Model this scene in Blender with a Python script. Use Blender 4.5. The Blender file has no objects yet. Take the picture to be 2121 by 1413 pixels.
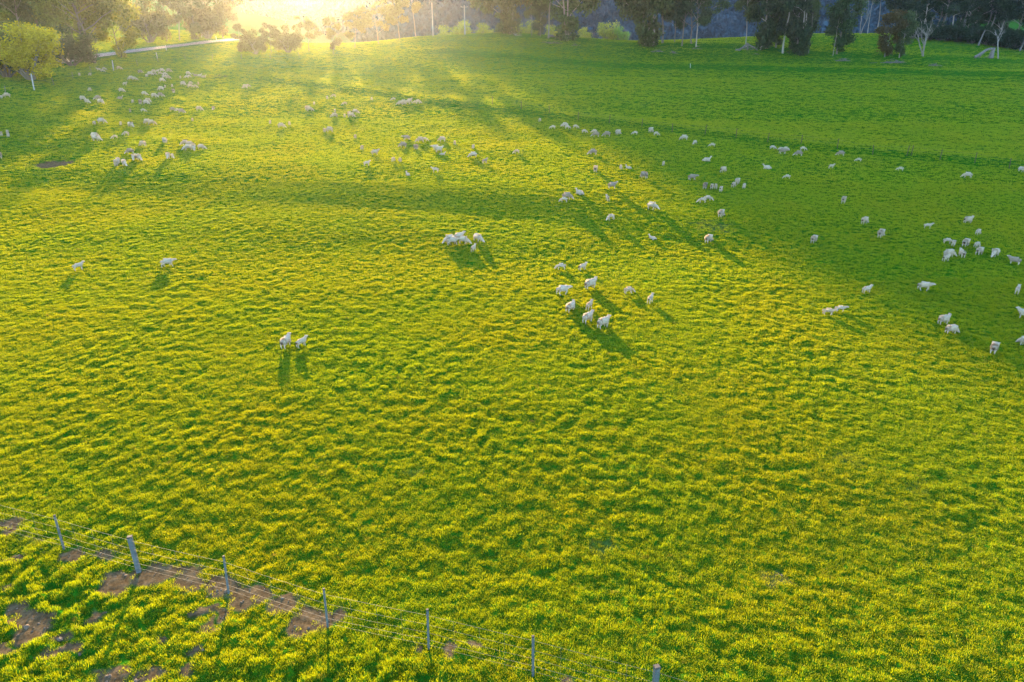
import bpy, math, random
import numpy as np
from mathutils import Vector, Matrix, Euler

# ---------------------------------------------------------------- camera, sky, sun, exposure
F_PX, CX, CY = 1414.0, 1060.5, 706.5          # focal length and centre in photograph pixels
PITCH = math.radians(21.0)
CAM_Z = 16.0
scene = bpy.context.scene
col = scene.collection
cam_data = bpy.data.cameras.new('camera')
cam_data.sensor_width = 36.0
cam_data.lens = F_PX / 2121.0 * 36.0
cam_data.clip_start = 0.5
cam_data.clip_end = 9000
cam = bpy.data.objects.new('camera', cam_data)
cam.location = (0, 0, CAM_Z)
cam.rotation_euler = (math.radians(90) - PITCH, 0, 0)
col.objects.link(cam)
scene.camera = cam

SUN_EL = math.radians(12.6)
SUN_AZ = math.radians(-14.6)                    # left of straight ahead
SUN_STRENGTH = 4.0
SKY_STRENGTH = 0.15
EXPOSURE = 2.80
HAZE_DENSITY = 0.00008
HAZE_G = 0.82

world = bpy.data.worlds.new('World')
scene.world = world
world.use_nodes = True
wn = world.node_tree.nodes
wl = world.node_tree.links
for n in list(wn): wn.remove(n)
w_out = wn.new('ShaderNodeOutputWorld')
w_bg = wn.new('ShaderNodeBackground')
w_sky = wn.new('ShaderNodeTexSky')
w_sky.sky_type = 'NISHITA'
w_sky.sun_disc = False
w_sky.sun_elevation = SUN_EL
w_sky.sun_rotation = SUN_AZ
w_sky.altitude = 300
w_sky.air_density = 1.0
w_sky.dust_density = 0.7
w_sky.ozone_density = 2.0
w_bg.inputs['Strength'].default_value = SKY_STRENGTH
wl.new(w_sky.outputs[0], w_bg.inputs[0])
wl.new(w_bg.outputs[0], w_out.inputs[0])

sun_data = bpy.data.lights.new('sun', 'SUN')
sun_data.energy = SUN_STRENGTH
sun_data.angle = math.radians(0.55)
sun_data.color = (1.0, 0.67, 0.29)
sun = bpy.data.objects.new('sun', sun_data)
sdir = Vector((math.sin(SUN_AZ) * math.cos(SUN_EL), math.cos(SUN_AZ) * math.cos(SUN_EL), math.sin(SUN_EL)))
sun.rotation_euler = sdir.to_track_quat('Z', 'Y').to_euler()
sun.location = (0, 0, 60)
col.objects.link(sun)

vs = scene.view_settings
scene.display_settings.display_device = 'sRGB'
vs.view_transform = 'Standard'
vs.look = 'None'
vs.exposure = EXPOSURE
vs.gamma = 1.0
vs.use_curve_mapping = False
cy = scene.cycles
cy.use_denoising = True
cy.use_adaptive_sampling = False
cy.max_bounces = 6
cy.diffuse_bounces = 3
cy.transmission_bounces = 4
cy.transparent_max_bounces = 4
cy.volume_bounces = 0
cy.sample_clamp_indirect = 4.0
cy.caustics_reflective = False
cy.caustics_refractive = False

rnd = random.Random(11)
rng = np.random.default_rng(7)

# ---------------------------------------------------------------- helpers
def tag(o, label=None, cat=None, group=None, kind=None):
    if label: o['label'] = label
    if cat: o['category'] = cat
    if group: o['group'] = group
    if kind: o['kind'] = kind
    return o

def empty(name, loc, label, cat, group=None, rz=0.0):
    o = bpy.data.objects.new(name, None)
    o.empty_display_size = 0.3
    o.location = loc
    o.rotation_euler = (0, 0, rz)
    col.objects.link(o)
    return tag(o, label, cat, group)

def mesh_obj(name, me, parent=None, loc=None, link=True):
    o = bpy.data.objects.new(name, me)
    if link: col.objects.link(o)
    if parent is not None: o.parent = parent
    if loc is not None: o.location = loc
    return o

def np_mesh(name, verts, faces, mats=(), smooth=False, mat_idx=None):
    """verts (n,3) array, faces (m,k) int array (k = 3 or 4)"""
    verts = np.asarray(verts, dtype=np.float32)
    faces = np.asarray(faces, dtype=np.int32)
    k = faces.shape[1]
    me = bpy.data.meshes.new(name)
    me.vertices.add(len(verts)); me.vertices.foreach_set('co', verts.ravel())
    me.loops.add(faces.size); me.loops.foreach_set('vertex_index', faces.ravel())
    me.polygons.add(len(faces))
    me.polygons.foreach_set('loop_start', np.arange(0, faces.size, k, dtype=np.int32))
    for m in mats: me.materials.append(m)
    if mat_idx is not None:
        me.polygons.foreach_set('material_index', np.asarray(mat_idx, dtype=np.int32))
    me.polygons.foreach_set('use_smooth', np.full(len(faces), smooth, dtype=bool))
    me.update(calc_edges=True)
    return me

def _hash(ix, iy, seed):
    h = (ix.astype(np.int64) * 374761393 + iy.astype(np.int64) * 668265263 + seed * 1442695041) & 0xFFFFFFFF
    h = ((h ^ (h >> 13)) * 1274126177) & 0xFFFFFFFF
    h = (h ^ (h >> 16)) & 0xFFFFFFFF
    return h

def noise2(x, y, scale, seed=0):
    """gradient noise, about -0.7 .. 0.7"""
    x = np.asarray(x, float) / scale; y = np.asarray(y, float) / scale
    ix = np.floor(x); iy = np.floor(y)
    fx = x - ix; fy = y - iy
    ux = fx * fx * fx * (fx * (fx * 6 - 15) + 10); uy = fy * fy * fy * (fy * (fy * 6 - 15) + 10)
    def g(dx, dy):
        a = _hash(ix + dx, iy + dy, seed) / 4294967296.0 * 2 * np.pi
        return np.cos(a) * (fx - dx) + np.sin(a) * (fy - dy)
    n0 = g(0, 0) * (1 - ux) + g(1, 0) * ux
    n1 = g(0, 1) * (1 - ux) + g(1, 1) * ux
    return n0 * (1 - uy) + n1 * uy

def sstep(a, b, x):
    t = np.clip((x - a) / (b - a), 0, 1)
    return t * t * (3 - 2 * t)

# ---------------------------------------------------------------- the lie of the land
# One profile per bearing. (row, distance) pairs: what stands at that row of the photograph is that far away;
# (None, distance, height) gives the height below/above the camera directly.
ST, CT = math.sin(PITCH), math.cos(PITCH)
def row_z(row, dist):
    v = (CY - row) / F_PX
    return dist * (v * CT - ST) / (CT + v * ST)
def bearing(px, row=150.0):
    v = (CY - row) / F_PX
    return math.atan2((px - CX) / F_PX, CT + v * ST)
NEAR = [(0.1, -15.9), (19, -15.7), (50, -12.9), (83, -8.4)]
COLS = {
    -150: [(205, 98), (180, 108), (158, 122), (135, 150), (60, 230), (-40, 340), (-120, 520), (-160, 900), (None, 1500, 150), (None, 3000, 60)],
    0:    [(200, 104), (172, 113), (146, 128), (138, 136), (112, 165), (50, 240), (-30, 340), (-110, 520), (-150, 900), (None, 1500, 140), (None, 3000, 60)],
    150:  [(205, 112), (160, 130), (134, 148), (122, 165), (96, 205), (40, 290), (-30, 400), (-110, 600), (-130, 1000), (None, 1500, 120), (None, 3000, 60)],
    300:  [(202, 122), (150, 147), (128, 163), (106, 188), (100, 197), (84, 225), (30, 330), (-30, 450), (-60, 600), (-60, 900), (None, 1500, 100), (None, 3000, 60)],
    480:  [(202, 122), (150, 152), (124, 170), (108, 190), (84, 232), (78, 245), (60, 300), (38, 430), (10, 600), (-40, 1000), (None, 1600, 120), (None, 3000, 50)],
    620:  [(202, 122), (150, 156), (120, 182), (105, 205), (92, 240), (74, 330), (50, 500), (-60, 1000), (None, 1600, 150), (None, 3000, 50)],
    686:  [(202, 122), (150, 157), (118, 185), (100, 210), (88, 246), (None, 300, 8), (None, 420, 6), (None, 650, 35), (None, 960, 120), (None, 1500, 150), (None, 3000, 50)],
    712:  [(202, 122), (150, 157), (118, 186), (99, 212), (87, 247), (None, 300, 8), (None, 420, 5), (None, 650, 60), (None, 850, 155), (None, 960, 222), (None, 1350, 226), (None, 3000, 50)],  # unseen mountain shoulder, raised from this bearing rightward to shade the right paddock
    760:  [(202, 122), (150, 158), (118, 188), (96, 220), (84, 250), (None, 300, 8), (None, 420, 4), (None, 650, 60), (None, 850, 155), (None, 960, 224), (None, 1350, 226), (None, 3000, 50)],
    900:  [(202, 122), (152, 162), (126, 186), (66, 240), (None, 262, 13.0), (None, 330, 4), (None, 470, 0), (None, 650, 60), (None, 850, 155), (None, 960, 224), (None, 1350, 226), (None, 3000, 50)],
    1060: [(202, 122), (152, 164), (132, 186), (64, 238), (None, 262, 13.0), (None, 330, 4), (None, 470, 0), (None, 650, 60), (None, 850, 150), (None, 960, 222), (None, 1350, 224), (None, 3000, 50)],
    1300: [(202, 124), (156, 166), (142, 188), (93, 222), (80, 250), (None, 275, 10.0), (None, 350, 1), (None, 470, 0), (None, 650, 62), (None, 950, 140), (None, 1350, 195), (None, 3000, 50)],
    1520: [(202, 126), (158, 166), (143, 190), (96, 224), (72, 256), (None, 280, 13.0), (None, 350, 5), (None, 470, 2), (None, 650, 62), (None, 950, 140), (None, 1350, 195), (None, 3000, 50)],
    1700: [(204, 128), (162, 164), (148, 184), (112, 210), (90, 230), (63, 262), (None, 287, 15.0), (None, 350, 6), (None, 470, 5), (None, 650, 62), (None, 950, 140), (None, 1350, 195), (None, 3000, 50)],
    1850: [(206, 128), (168, 160), (152, 182), (118, 208), (92, 230), (63, 262), (None, 287, 15.5), (None, 350, 9), (None, 470, 8), (None, 650, 62), (None, 950, 140), (None, 1350, 190), (None, 3000, 50)],
    2000: [(208, 128), (172, 156), (155, 178), (122, 205), (98, 228), (76, 258), (None, 300, 16.5), (None, 380, 20), (None, 650, 62), (None, 950, 130), (None, 1350, 180), (None, 3000, 50)],
    2121: [(212, 128), (176, 155), (148, 178), (130, 200), (108, 228), (95, 258), (None, 300, 14.5), (None, 380, 20), (None, 650, 60), (None, 950, 120), (None, 1350, 170), (None, 3000, 50)],
    2300: [(216, 128), (180, 155), (154, 178), (138, 200), (118, 228), (102, 258), (None, 300, 14), (None, 380, 20), (None, 650, 55), (None, 950, 110), (None, 1350, 150), (None, 3000, 50)],
}
LY = np.linspace(math.log(0.5), math.log(3000), 460)
AZ = np.linspace(bearing(-150), bearing(2300), 260)
def _smooth(a, sig, axis):
    r = int(sig * 3) + 1
    k = np.exp(-0.5 * (np.arange(-r, r + 1) / sig) ** 2); k /= k.sum()
    pad = [(0, 0), (0, 0)]; pad[axis] = (r, r)
    b = np.pad(a, pad, mode='edge')
    return np.apply_along_axis(lambda m: np.convolve(m, k, 'valid'), axis, b)
_cb, _cz = [], []
for px in sorted(COLS):
    ys = [p[0] for p in NEAR]; zs = [p[1] for p in NEAR]
    for p in COLS[px]:
        if p[0] is None: ys.append(p[1]); zs.append(p[2])
        else: ys.append(p[1]); zs.append(row_z(p[0], p[1]))
    _cb.append(bearing(px)); _cz.append(np.interp(np.exp(LY), ys, zs))
_cb = np.array(_cb); _cz = np.array(_cz)
TAB = np.stack([np.interp(AZ, _cb, _cz[:, j]) for j in range(len(LY))], axis=1)
TAB = _smooth(_smooth(TAB, 2.2, 1), 4.0, 0)

def base_z(X, Y):
    X = np.asarray(X, float); Y = np.asarray(Y, float)
    a = np.arctan2(X, Y); R = np.hypot(X, Y) + 1e-6
    ac = np.clip(a, AZ[0], AZ[-1])
    ye = R * np.cos(ac)
    fi = (ac - AZ[0]) / (AZ[1] - AZ[0]); i = np.clip(np.floor(fi).astype(int), 0, len(AZ) - 2); fi = fi - i
    fj = (np.log(np.clip(ye, 0.5, 2999)) - LY[0]) / (LY[1] - LY[0]); j = np.clip(np.floor(fj).astype(int), 0, len(LY) - 2); fj = fj - j
    z = (TAB[i, j] * (1 - fi) * (1 - fj) + TAB[i + 1, j] * fi * (1 - fj) + TAB[i, j + 1] * (1 - fi) * fj + TAB[i + 1, j + 1] * fi * fj)
    w = sstep(math.radians(50), math.radians(95), np.abs(a))
    z = z * (1 - w) + (-15.9 + 0.01 * ye) * w
    # low swells in the paddock
    k = sstep(25, 60, ye)
    z = z + k * (0.35 * noise2(X, Y, 34, 3) + 0.16 * noise2(X, Y * 1.6, 13, 4)) + sstep(260, 420, ye) * 7 * noise2(X, Y, 110, 5)
    return z + CAM_Z

def px_dir(px, py):
    u = (np.asarray(px, float) - CX) / F_PX; v = (CY - np.asarray(py, float)) / F_PX
    return u, CT + v * ST, -ST + v * CT
TS = np.exp(np.linspace(math.log(8), math.log(1500), 900))
def ground_at(px, py, fn=base_z):
    """where the line of sight through a photograph pixel meets the land"""
    dx, dy, dz = px_dir(px, py)
    h = CAM_Z + dz * TS - fn(dx * TS, dy * TS)
    k = np.argmax(h < 0)
    if h[k] >= 0: k = len(TS) - 1
    t0, t1 = TS[max(k - 1, 0)], TS[k]
    for _ in range(24):
        tm = 0.5 * (t0 + t1)
        if CAM_Z + dz * tm - float(fn(dx * tm, dy * tm)) < 0: t1 = tm
        else: t0 = tm
    return np.array([dx * t1, dy * t1])

def path_px(pts): return np.array([ground_at(*p) for p in pts])
def seg_signed(X, Y, P):
    """distance to polyline P and signed side (positive = farther from the camera side)"""
    best = np.full(X.shape, 1e9); side = np.zeros(X.shape)
    for a, b in zip(P[:-1], P[1:]):
        d = b - a; L = np.hypot(*d); d = d / L
        t = np.clip((X - a[0]) * d[0] + (Y - a[1]) * d[1], 0, L)
        ex = X - a[0] - d[0] * t; ey = Y - a[1] - d[1] * t
        dist = np.hypot(ex, ey); m = dist < best
        cr_ = -d[1] * (X - a[0]) + d[0] * (Y - a[1]); best = np.where(m, dist, best); side = np.where(m, cr_, side)
    return best, side / np.maximum(best, 1e-6)

FENCE_PX = [(-190, 1058), (-40, 1092), (133, 1138), (288, 1185), (474, 1230), (679, 1300), (888, 1345), (1104, 1400), (1352, 1468), (1640, 1560)]
P_FENCE = path_px(FENCE_PX)
P_LEDGE = path_px([(560, 168), (760, 192), (900, 214), (1060, 232), (1200, 250), (1330, 265), (1460, 280), (1590, 299), (1735, 314), (1880, 327), (2020, 340), (2200, 352)])
P_BANK2 = path_px([(950, 112), (1130, 128), (1300, 141), (1470, 143), (1640, 148), (1850, 152), (2060, 158), (2180, 162)])
P_BANK3 = path_px([(1040, 76), (1180, 84), (1280, 95), (1400, 97), (1560, 100), (1700, 116), (1900, 122), (2120, 132), (2200, 136)])
P_SWELL = path_px([(330, 385), (560, 395), (800, 408), (1100, 432), (1330, 458), (1560, 500), (1800, 560), (2150, 640)])
P_TRACK = [path_px([(430, 700), (700, 765), (900, 830), (1200, 905), (1600, 1010), (2100, 1120)]),
           path_px([(700, 300), (850, 370), (1050, 400), (1300, 430)])]
P_ROAD = path_px([(-260, 178), (-100, 158), (0, 143), (60, 137), (130, 126), (210, 114), (290, 104), (360, 96), (430, 87), (480, 82)])
_rd = P_ROAD[-1] - P_ROAD[-2]; _rd /= np.hypot(*_rd)
P_ROAD = np.vstack([P_ROAD, P_ROAD[-1] + _rd * 25 + np.array([2.0, 0]), P_ROAD[-1] + _rd * 60 + np.array([10.0, 0])])
HOLE = ground_at(115, 341)

def shaped_z(X, Y):
    X = np.asarray(X, float); Y = np.asarray(Y, float)
    z = base_z(X, Y)
    shp = z.shape; X1, Y1 = np.atleast_1d(X), np.atleast_1d(Y); z1 = np.atleast_1d(z).copy()
    def step(P, h, w):
        d, s = seg_signed(X1, Y1, P)
        return h * (np.clip(s * d / w, -1, 1) * 0.5 + 0.5) * np.exp(-(np.maximum(d - w, 0) / (w * 7)) ** 2)
    z1 += step(P_LEDGE, 0.45, 0.9) + step(P_BANK2, 0.9, 1.4) + step(P_BANK3, 0.8, 1.4)
    z1 += step(P_SWELL, 0.35, 3.0)
    for P in P_TRACK:
        d, s = seg_signed(X1, Y1, P); z1 -= 0.03 * np.exp(-(d / 0.40) ** 2)
    r = np.hypot(X1 - HOLE[0], (Y1 - HOLE[1]) * 1.0)
    z1 -= 0.35 * np.exp(-(r / 2.0) ** 4)
    return z1.reshape(shp)

# bare soil: a worn strip along the near fence and scuffed patches in the near corner
SOIL = [(20, 1088, 1.0), (150, 1150, .7), (215, 1150, .9), (245, 1200, 1.1), (225, 1222, .9), (330, 1185, 1.3), (390, 1200, 1.3), (455, 1215, 1.1), (520, 1235, 1.3), (590, 1250, 1.1),
        (650, 1282, 1.1), (625, 1298, .9), (420, 1268, .6), (455, 1272, .6), (425, 1300, .6), (210, 1270, .5), (50, 1278, .9), (85, 1285, .6), (65, 1308, .8), (130, 1318, .5), (10, 1340, .6),
        (150, 1345, .6), (100, 1355, .6), (235, 1405, .8), (310, 1395, .6), (395, 1352, .4), (30, 1160, .5), (975, 1335, .5), (930, 1352, .5), (875, 1335, .4), (1175, 1402, .45), (700, 1275, .6), (20, 1210, .5),
        (390, 1390, .6), (340, 1330, .35), (30, 1260, .6)]
SOILW = [(ground_at(a, b), r) for a, b, r in SOIL]
SCUFF = [(ground_at(a_, b_), r_, v_) for a_, b_, r_, v_ in [(1465, 472, 1.3, .4), (1492, 476, 1.3, .4), (1608, 1198, .45, .6), (1755, 950, .6, .35), (450, 158, 2.2, .5), (1240, 1130, .5, .35), (860, 980, .4, .3), (1900, 1010, .5, .3), (330, 880, .5, .3)]]
def soil_mask(X, Y):
    X = np.asarray(X, float); Y = np.asarray(Y, float)
    m = np.zeros(X.shape)
    near = (Y < 45) & (Y > 5) & (np.abs(X) < 60)
    x, y = X[near], Y[near]
    if x.size:
        wx = x + 0.5 * noise2(x, y, 0.9, 21) + .18 * noise2(x, y, .3, 25); wy = y + 0.5 * noise2(x, y, 0.9, 22) + .18 * noise2(x, y, .3, 26)
        s = np.zeros(x.shape)
        for p, r in SOILW:
            q = ((wx - p[0]) / (r * .66)) ** 2 + ((wy - p[1]) / (r * 0.5)) ** 2
            s = np.maximum(s, np.exp(-q))
        d, sd = seg_signed(wx, wy, P_FENCE)
        s = np.maximum(s, np.exp(-((d - .05) / 0.34) ** 2) * (0.26 + 0.9 * noise2(x, y, 2.2, 23)) * sstep(3, -4, x))
        m[near] = sstep(0.30, 0.62, s + 0.22 * noise2(x, y, 0.35, 24))
    for p_, r_, v_ in SCUFF:
        q = np.hypot(X - p_[0], Y - p_[1])
        if (q < r_ * 3).any():
            m = np.maximum(m, v_ * sstep(.30, .62, np.exp(-(q / r_) ** 2) + .9 * noise2(X, Y, .55, 28) + .4 * noise2(X, Y, .2, 29)) * sstep(r_ * 2.2, r_, q))
    r = np.hypot((X - HOLE[0]) * .8, Y - HOLE[1]) + .25 * noise2(X, Y, .8, 27)
    m = np.maximum(m, sstep(1.75, 1.5, r))
    return m

def lumps(X, Y):
    """tussocks: rounded lumps a hand to a foot high"""
    ye = np.hypot(X, Y)
    n1 = noise2(X, Y, 0.64, 31) + 0.30 * noise2(X, Y, 2.3, 35)
    n2 = noise2(X, Y, 0.31, 32)
    n3 = noise2(X, Y, 0.15, 33)
    a = (0.074 * n1 + 0.060 * n2 + 0.031 * n3) * (1 + 0.9 * noise2(X, Y, 6.0, 39))
    far = sstep(60, 150, ye)
    n4 = noise2(X, Y, 3.2, 34)
    a = a + far * 0.12 * n4 + 0.08 * far * noise2(X, Y, 1.4, 37)
    d, s = seg_signed(X, Y, P_FENCE)
    rough = sstep(0.2, -1.5, s * d) * sstep(60, 30, ye)
    a = a * (1 + 1.3 * rough)
    return a * (1 - 0.85 * soil_mask(X, Y)) + 0.02 * soil_mask(X, Y) * noise2(X, Y, .25, 36)

def land(X, Y):
    return shaped_z(X, Y) + lumps(X, Y) * sstep(2500, 1200, np.hypot(X, Y))
def land_z(x, y):
    return float(land(np.array([x], float), np.array([y], float))[0])
# ---------------------------------------------------------------- materials
def new_mat(name):
    m = bpy.data.materials.new(name); m.use_nodes = True
    nt = m.node_tree
    for n in list(nt.nodes): nt.nodes.remove(n)
    out = nt.nodes.new('ShaderNodeOutputMaterial')
    return m, nt, out
def N(nt, t, **kw):
    n = nt.nodes.new(t)
    for k, v in kw.items():
        if k in n.inputs: n.inputs[k].default_value = v
        else: setattr(n, k, v)
    return n
def mixc(nt, fac, a, b, mode='MIX'):
    n = nt.nodes.new('ShaderNodeMix'); n.data_type = 'RGBA'; n.blend_type = mode
    for sock, v in ((n.inputs[0], fac), (n.inputs[6], a), (n.inputs[7], b)):
        if hasattr(v, 'is_linked'): nt.links.new(v, sock)
        else: sock.default_value = v
    return n.outputs[2]
def rgba(c, a=1.0): return (c[0], c[1], c[2], a)
def ramp(nt, fac, stops):
    n = nt.nodes.new('ShaderNodeValToRGB')
    e = n.color_ramp.elements
    while len(e) < len(stops): e.new(0.5)
    for i, (p, c) in enumerate(stops):
        e[i].position = p; e[i].color = rgba(c) if len(c) == 3 else c
    nt.links.new(fac, n.inputs[0])
    return n.outputs[0]

def leafy(name, dif, trans, var=0.35, tw=0.5, objcol=False, patch=None, gloss=0.0):
    """thin leaves or blades: half diffuse, half translucent"""
    m, nt, out = new_mat(name); L = nt.links
    geo = N(nt, 'ShaderNodeNewGeometry'); oi = N(nt, 'ShaderNodeObjectInfo')
    r = N(nt, 'ShaderNodeMath', operation='ADD'); L.new(geo.outputs['Random Per Island'], r.inputs[0]); L.new(oi.outputs['Random'], r.inputs[1])
    r2 = N(nt, 'ShaderNodeMath', operation='FRACT'); L.new(r.outputs[0], r2.inputs[0])
    br = N(nt, 'ShaderNodeMapRange'); L.new(r2.outputs[0], br.inputs[0]); br.inputs[3].default_value = 1 - var; br.inputs[4].default_value = 1 + var
    cd, ct = rgba(dif), rgba(trans)
    if patch:
        p = N(nt, 'ShaderNodeTexNoise', Scale=patch[0], Detail=3.0); L.new(geo.outputs['Position'], p.inputs['Vector'])
        f = ramp(nt, p.outputs[0], [(0.4, (0, 0, 0)), (0.62, (1, 1, 1))])
        cd = mixc(nt, f, cd, rgba(patch[1])); ct = mixc(nt, f, ct, rgba(patch[2]))
        # odd dry, straw-coloured or reddish tufts
        q = N(nt, 'ShaderNodeTexNoise', Scale=1.6, Detail=4.0, Roughness=.7); L.new(geo.outputs['Position'], q.inputs['Vector'])
        f2 = ramp(nt, q.outputs[0], [(0.62, (0, 0, 0)), (0.76, (.75, .75, .75))])
        cd = mixc(nt, f2, cd, (0.16, 0.10, 0.035, 1)); ct = mixc(nt, f2, ct, (0.40, 0.22, 0.05, 1))
    if objcol:
        cd = mixc(nt, 1.0, cd, oi.outputs['Color'], 'MULTIPLY'); ct = mixc(nt, 1.0, ct, oi.outputs['Color'], 'MULTIPLY')
    cd = mixc(nt, 1.0, cd, br.outputs[0], 'MULTIPLY'); ct = mixc(nt, 1.0, ct, br.outputs[0], 'MULTIPLY')
    d = N(nt, 'ShaderNodeBsdfDiffuse'); t = N(nt, 'ShaderNodeBsdfTranslucent')
    L.new(cd, d.inputs[0]); L.new(ct, t.inputs[0])
    mx = N(nt, 'ShaderNodeMixShader'); mx.inputs[0].default_value = tw
    L.new(d.outputs[0], mx.inputs[1]); L.new(t.outputs[0], mx.inputs[2])
    sh = mx.outputs[0]
    if gloss:
        g = N(nt, 'ShaderNodeBsdfGlossy'); g.inputs['Roughness'].default_value = 0.5; g.inputs[0].default_value = (1, .9, .25, 1)
        m2 = N(nt, 'ShaderNodeMixShader'); m2.inputs[0].default_value = gloss
        L.new(sh, m2.inputs[1]); L.new(g.outputs[0], m2.inputs[2]); sh = m2.outputs[0]
    L.new(sh, out.inputs[0])
    return m

def bumpy(name, c1, c2, scale=6.0, rough=0.9, bump=0.3, dist=0.02, detail=6.0, metallic=0.0, stretch=None, objcol=False):
    m, nt, out = new_mat(name); L = nt.links
    tc = N(nt, 'ShaderNodeTexCoord'); src = tc.outputs['Object']
    if stretch:
        mp = N(nt, 'ShaderNodeMapping'); mp.inputs['Scale'].default_value = stretch; L.new(src, mp.inputs[0]); src = mp.outputs[0]
    n = N(nt, 'ShaderNodeTexNoise', Scale=scale, Detail=detail, Roughness=0.65); L.new(src, n.inputs['Vector'])
    c = ramp(nt, n.outputs[0], [(0.35, c1), (0.68, c2)])
    if objcol:
        oi = N(nt, 'ShaderNodeObjectInfo'); c = mixc(nt, 1.0, c, oi.outputs['Color'], 'MULTIPLY')
    p = N(nt, 'ShaderNodeBsdfPrincipled', Roughness=rough, Metallic=metallic)
    L.new(c, p.inputs['Base Color'])
    b = N(nt, 'ShaderNodeBump', Strength=bump, Distance=dist); L.new(n.outputs[0], b.inputs['Height']); L.new(b.outputs[0], p.inputs['Normal'])
    L.new(p.outputs[0], out.inputs[0])
    return m

GR_D, GR_T = (0.004, 0.125, 0.005), (0.37, 0.42, 0.000)
m_blade = leafy('grass_blades', GR_D, GR_T, 0.35, 0.50, patch=(0.13, (0.012, 0.122, 0.005), (0.45, 0.43, 0.000)), gloss=0.07)
m_euc = leafy('gum_leaves', (0.062, 0.105, 0.062), (0.13, 0.15, 0.045), 0.45, 0.40, objcol=True)
m_wood_far = leafy('haze_blue_leaves', (0.032, 0.075, 0.115), (0.02, 0.04, 0.045), 0.38, 0.3)  # gum leaf with the blue of distance haze mixed into its colour
m_bark = bumpy('pale_bark', (0.26, 0.23, 0.19), (0.48, 0.45, 0.40), 3.0, 0.85, 0.4, 0.05, stretch=(3, 3, .5), objcol=True)
m_dead = bumpy('dead_wood', (0.07, 0.06, 0.055), (0.22, 0.20, 0.185), 5.0, 0.9, 0.5, 0.03)
m_steel = bumpy('galvanised_steel', (0.085, 0.105, 0.12), (0.17, 0.20, 0.22), 9.0, 0.5, 0.1, 0.004, metallic=0.3)
m_rust = bumpy('rusty_steel', (0.04, 0.03, 0.025), (0.12, 0.08, 0.05), 9.0, 0.8, 0.1, 0.004)
m_cap = bumpy('dark_cap', (0.035, 0.03, 0.03), (0.08, 0.065, 0.055), 12, 0.7, 0.2, 0.004)
m_wire = bumpy('fence_wire', (0.09, 0.085, 0.08), (0.16, 0.15, 0.14), 20, 0.6, 0.0, 0.001, metallic=0.2)
m_white = bumpy('white_paint', (0.30, 0.30, 0.29), (0.46, 0.46, 0.44), 8, 0.6, 0.1, 0.004)
m_asphalt = bumpy('asphalt', (0.055, 0.055, 0.06), (0.095, 0.095, 0.105), 2.0, 0.85, 0.2, 0.01)
m_line = bumpy('road_paint', (0.6, 0.6, 0.58), (0.8, 0.8, 0.78), 6, 0.7, 0.1, 0.002)

# turf and soil on the land itself
m_land, nt, out = new_mat('turf_and_soil'); L = nt.links
geo = N(nt, 'ShaderNodeNewGeometry'); at = N(nt, 'ShaderNodeAttribute'); at.attribute_name = 'soil'
n1 = N(nt, 'ShaderNodeTexNoise', Scale=0.16, Detail=3.0); L.new(geo.outputs['Position'], n1.inputs['Vector'])
n2 = N(nt, 'ShaderNodeTexNoise', Scale=5.0, Detail=6.0, Roughness=.7); L.new(geo.outputs['Position'], n2.inputs['Vector'])
n3 = N(nt, 'ShaderNodeTexNoise', Scale=0.9, Detail=5.0, Roughness=.7); L.new(geo.outputs['Position'], n3.inputs['Vector'])
g = ramp(nt, n1.outputs[0], [(0.4, (0.014, 0.095, 0.006)), (0.62, (0.024, 0.102, 0.005))])
gf = ramp(nt, n2.outputs[0], [(0.3, (0.55, 0.6, 0.6)), (0.7, (1.5, 1.4, 1.2))])
g = mixc(nt, 1.0, g, gf, 'MULTIPLY')
gf = ramp(nt, n3.outputs[0], [(0.3, (0.7, 0.75, 0.8)), (0.7, (1.3, 1.22, 1.1))])
g = mixc(nt, 1.0, g, gf, 'MULTIPLY')
s = ramp(nt, n2.outputs[0], [(0.3, (0.045, 0.030, 0.014)), (0.5, (0.095, 0.066, 0.034)), (0.72, (0.16, 0.118, 0.066))])
c = mixc(nt, at.outputs['Fac'], g, s)
p = N(nt, 'ShaderNodeBsdfDiffuse'); L.new(c, p.inputs[0])
t = N(nt, 'ShaderNodeBsdfTranslucent')
b = N(nt, 'ShaderNodeBump', Strength=0.7, Distance=0.05); L.new(n2.outputs[0], b.inputs['Height']); L.new(b.outputs[0], p.inputs['Normal'])
L.new(p.outputs[0], out.inputs[0])

# wool: tone comes with the animal (object colour), alpha of that colour = how soiled its rump is
m_wool, nt, out = new_mat('wool'); L = nt.links
tc = N(nt, 'ShaderNodeTexCoord'); oi = N(nt, 'ShaderNodeObjectInfo'); dg = N(nt, 'ShaderNodeAttribute'); dg.attribute_name = 'dag'
n = N(nt, 'ShaderNodeTexNoise', Scale=9.0, Detail=6.0, Roughness=.7); L.new(tc.outputs['Object'], n.inputs['Vector'])
c = ramp(nt, n.outputs[0], [(0.3, (0.34, 0.275, 0.20)), (0.5, (0.53, 0.455, 0.35)), (0.7, (0.65, 0.58, 0.47))])
c = mixc(nt, 1.0, c, oi.outputs['Color'], 'MULTIPLY')
mu = N(nt, 'ShaderNodeMath', operation='MULTIPLY'); L.new(dg.outputs['Fac'], mu.inputs[0]); L.new(oi.outputs['Alpha'], mu.inputs[1])
c = mixc(nt, mu.outputs[0], c, (0.06, 0.04, 0.03, 1))
d = N(nt, 'ShaderNodeBsdfDiffuse'); L.new(c, d.inputs[0])
t = N(nt, 'ShaderNodeBsdfTranslucent'); L.new(c, t.inputs[0])
b = N(nt, 'ShaderNodeBump', Strength=0.8, Distance=0.03); L.new(n.outputs[0], b.inputs['Height']); L.new(b.outputs[0], d.inputs['Normal'])
mx = N(nt, 'ShaderNodeMixShader'); mx.inputs[0].default_value = 0.32
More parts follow.
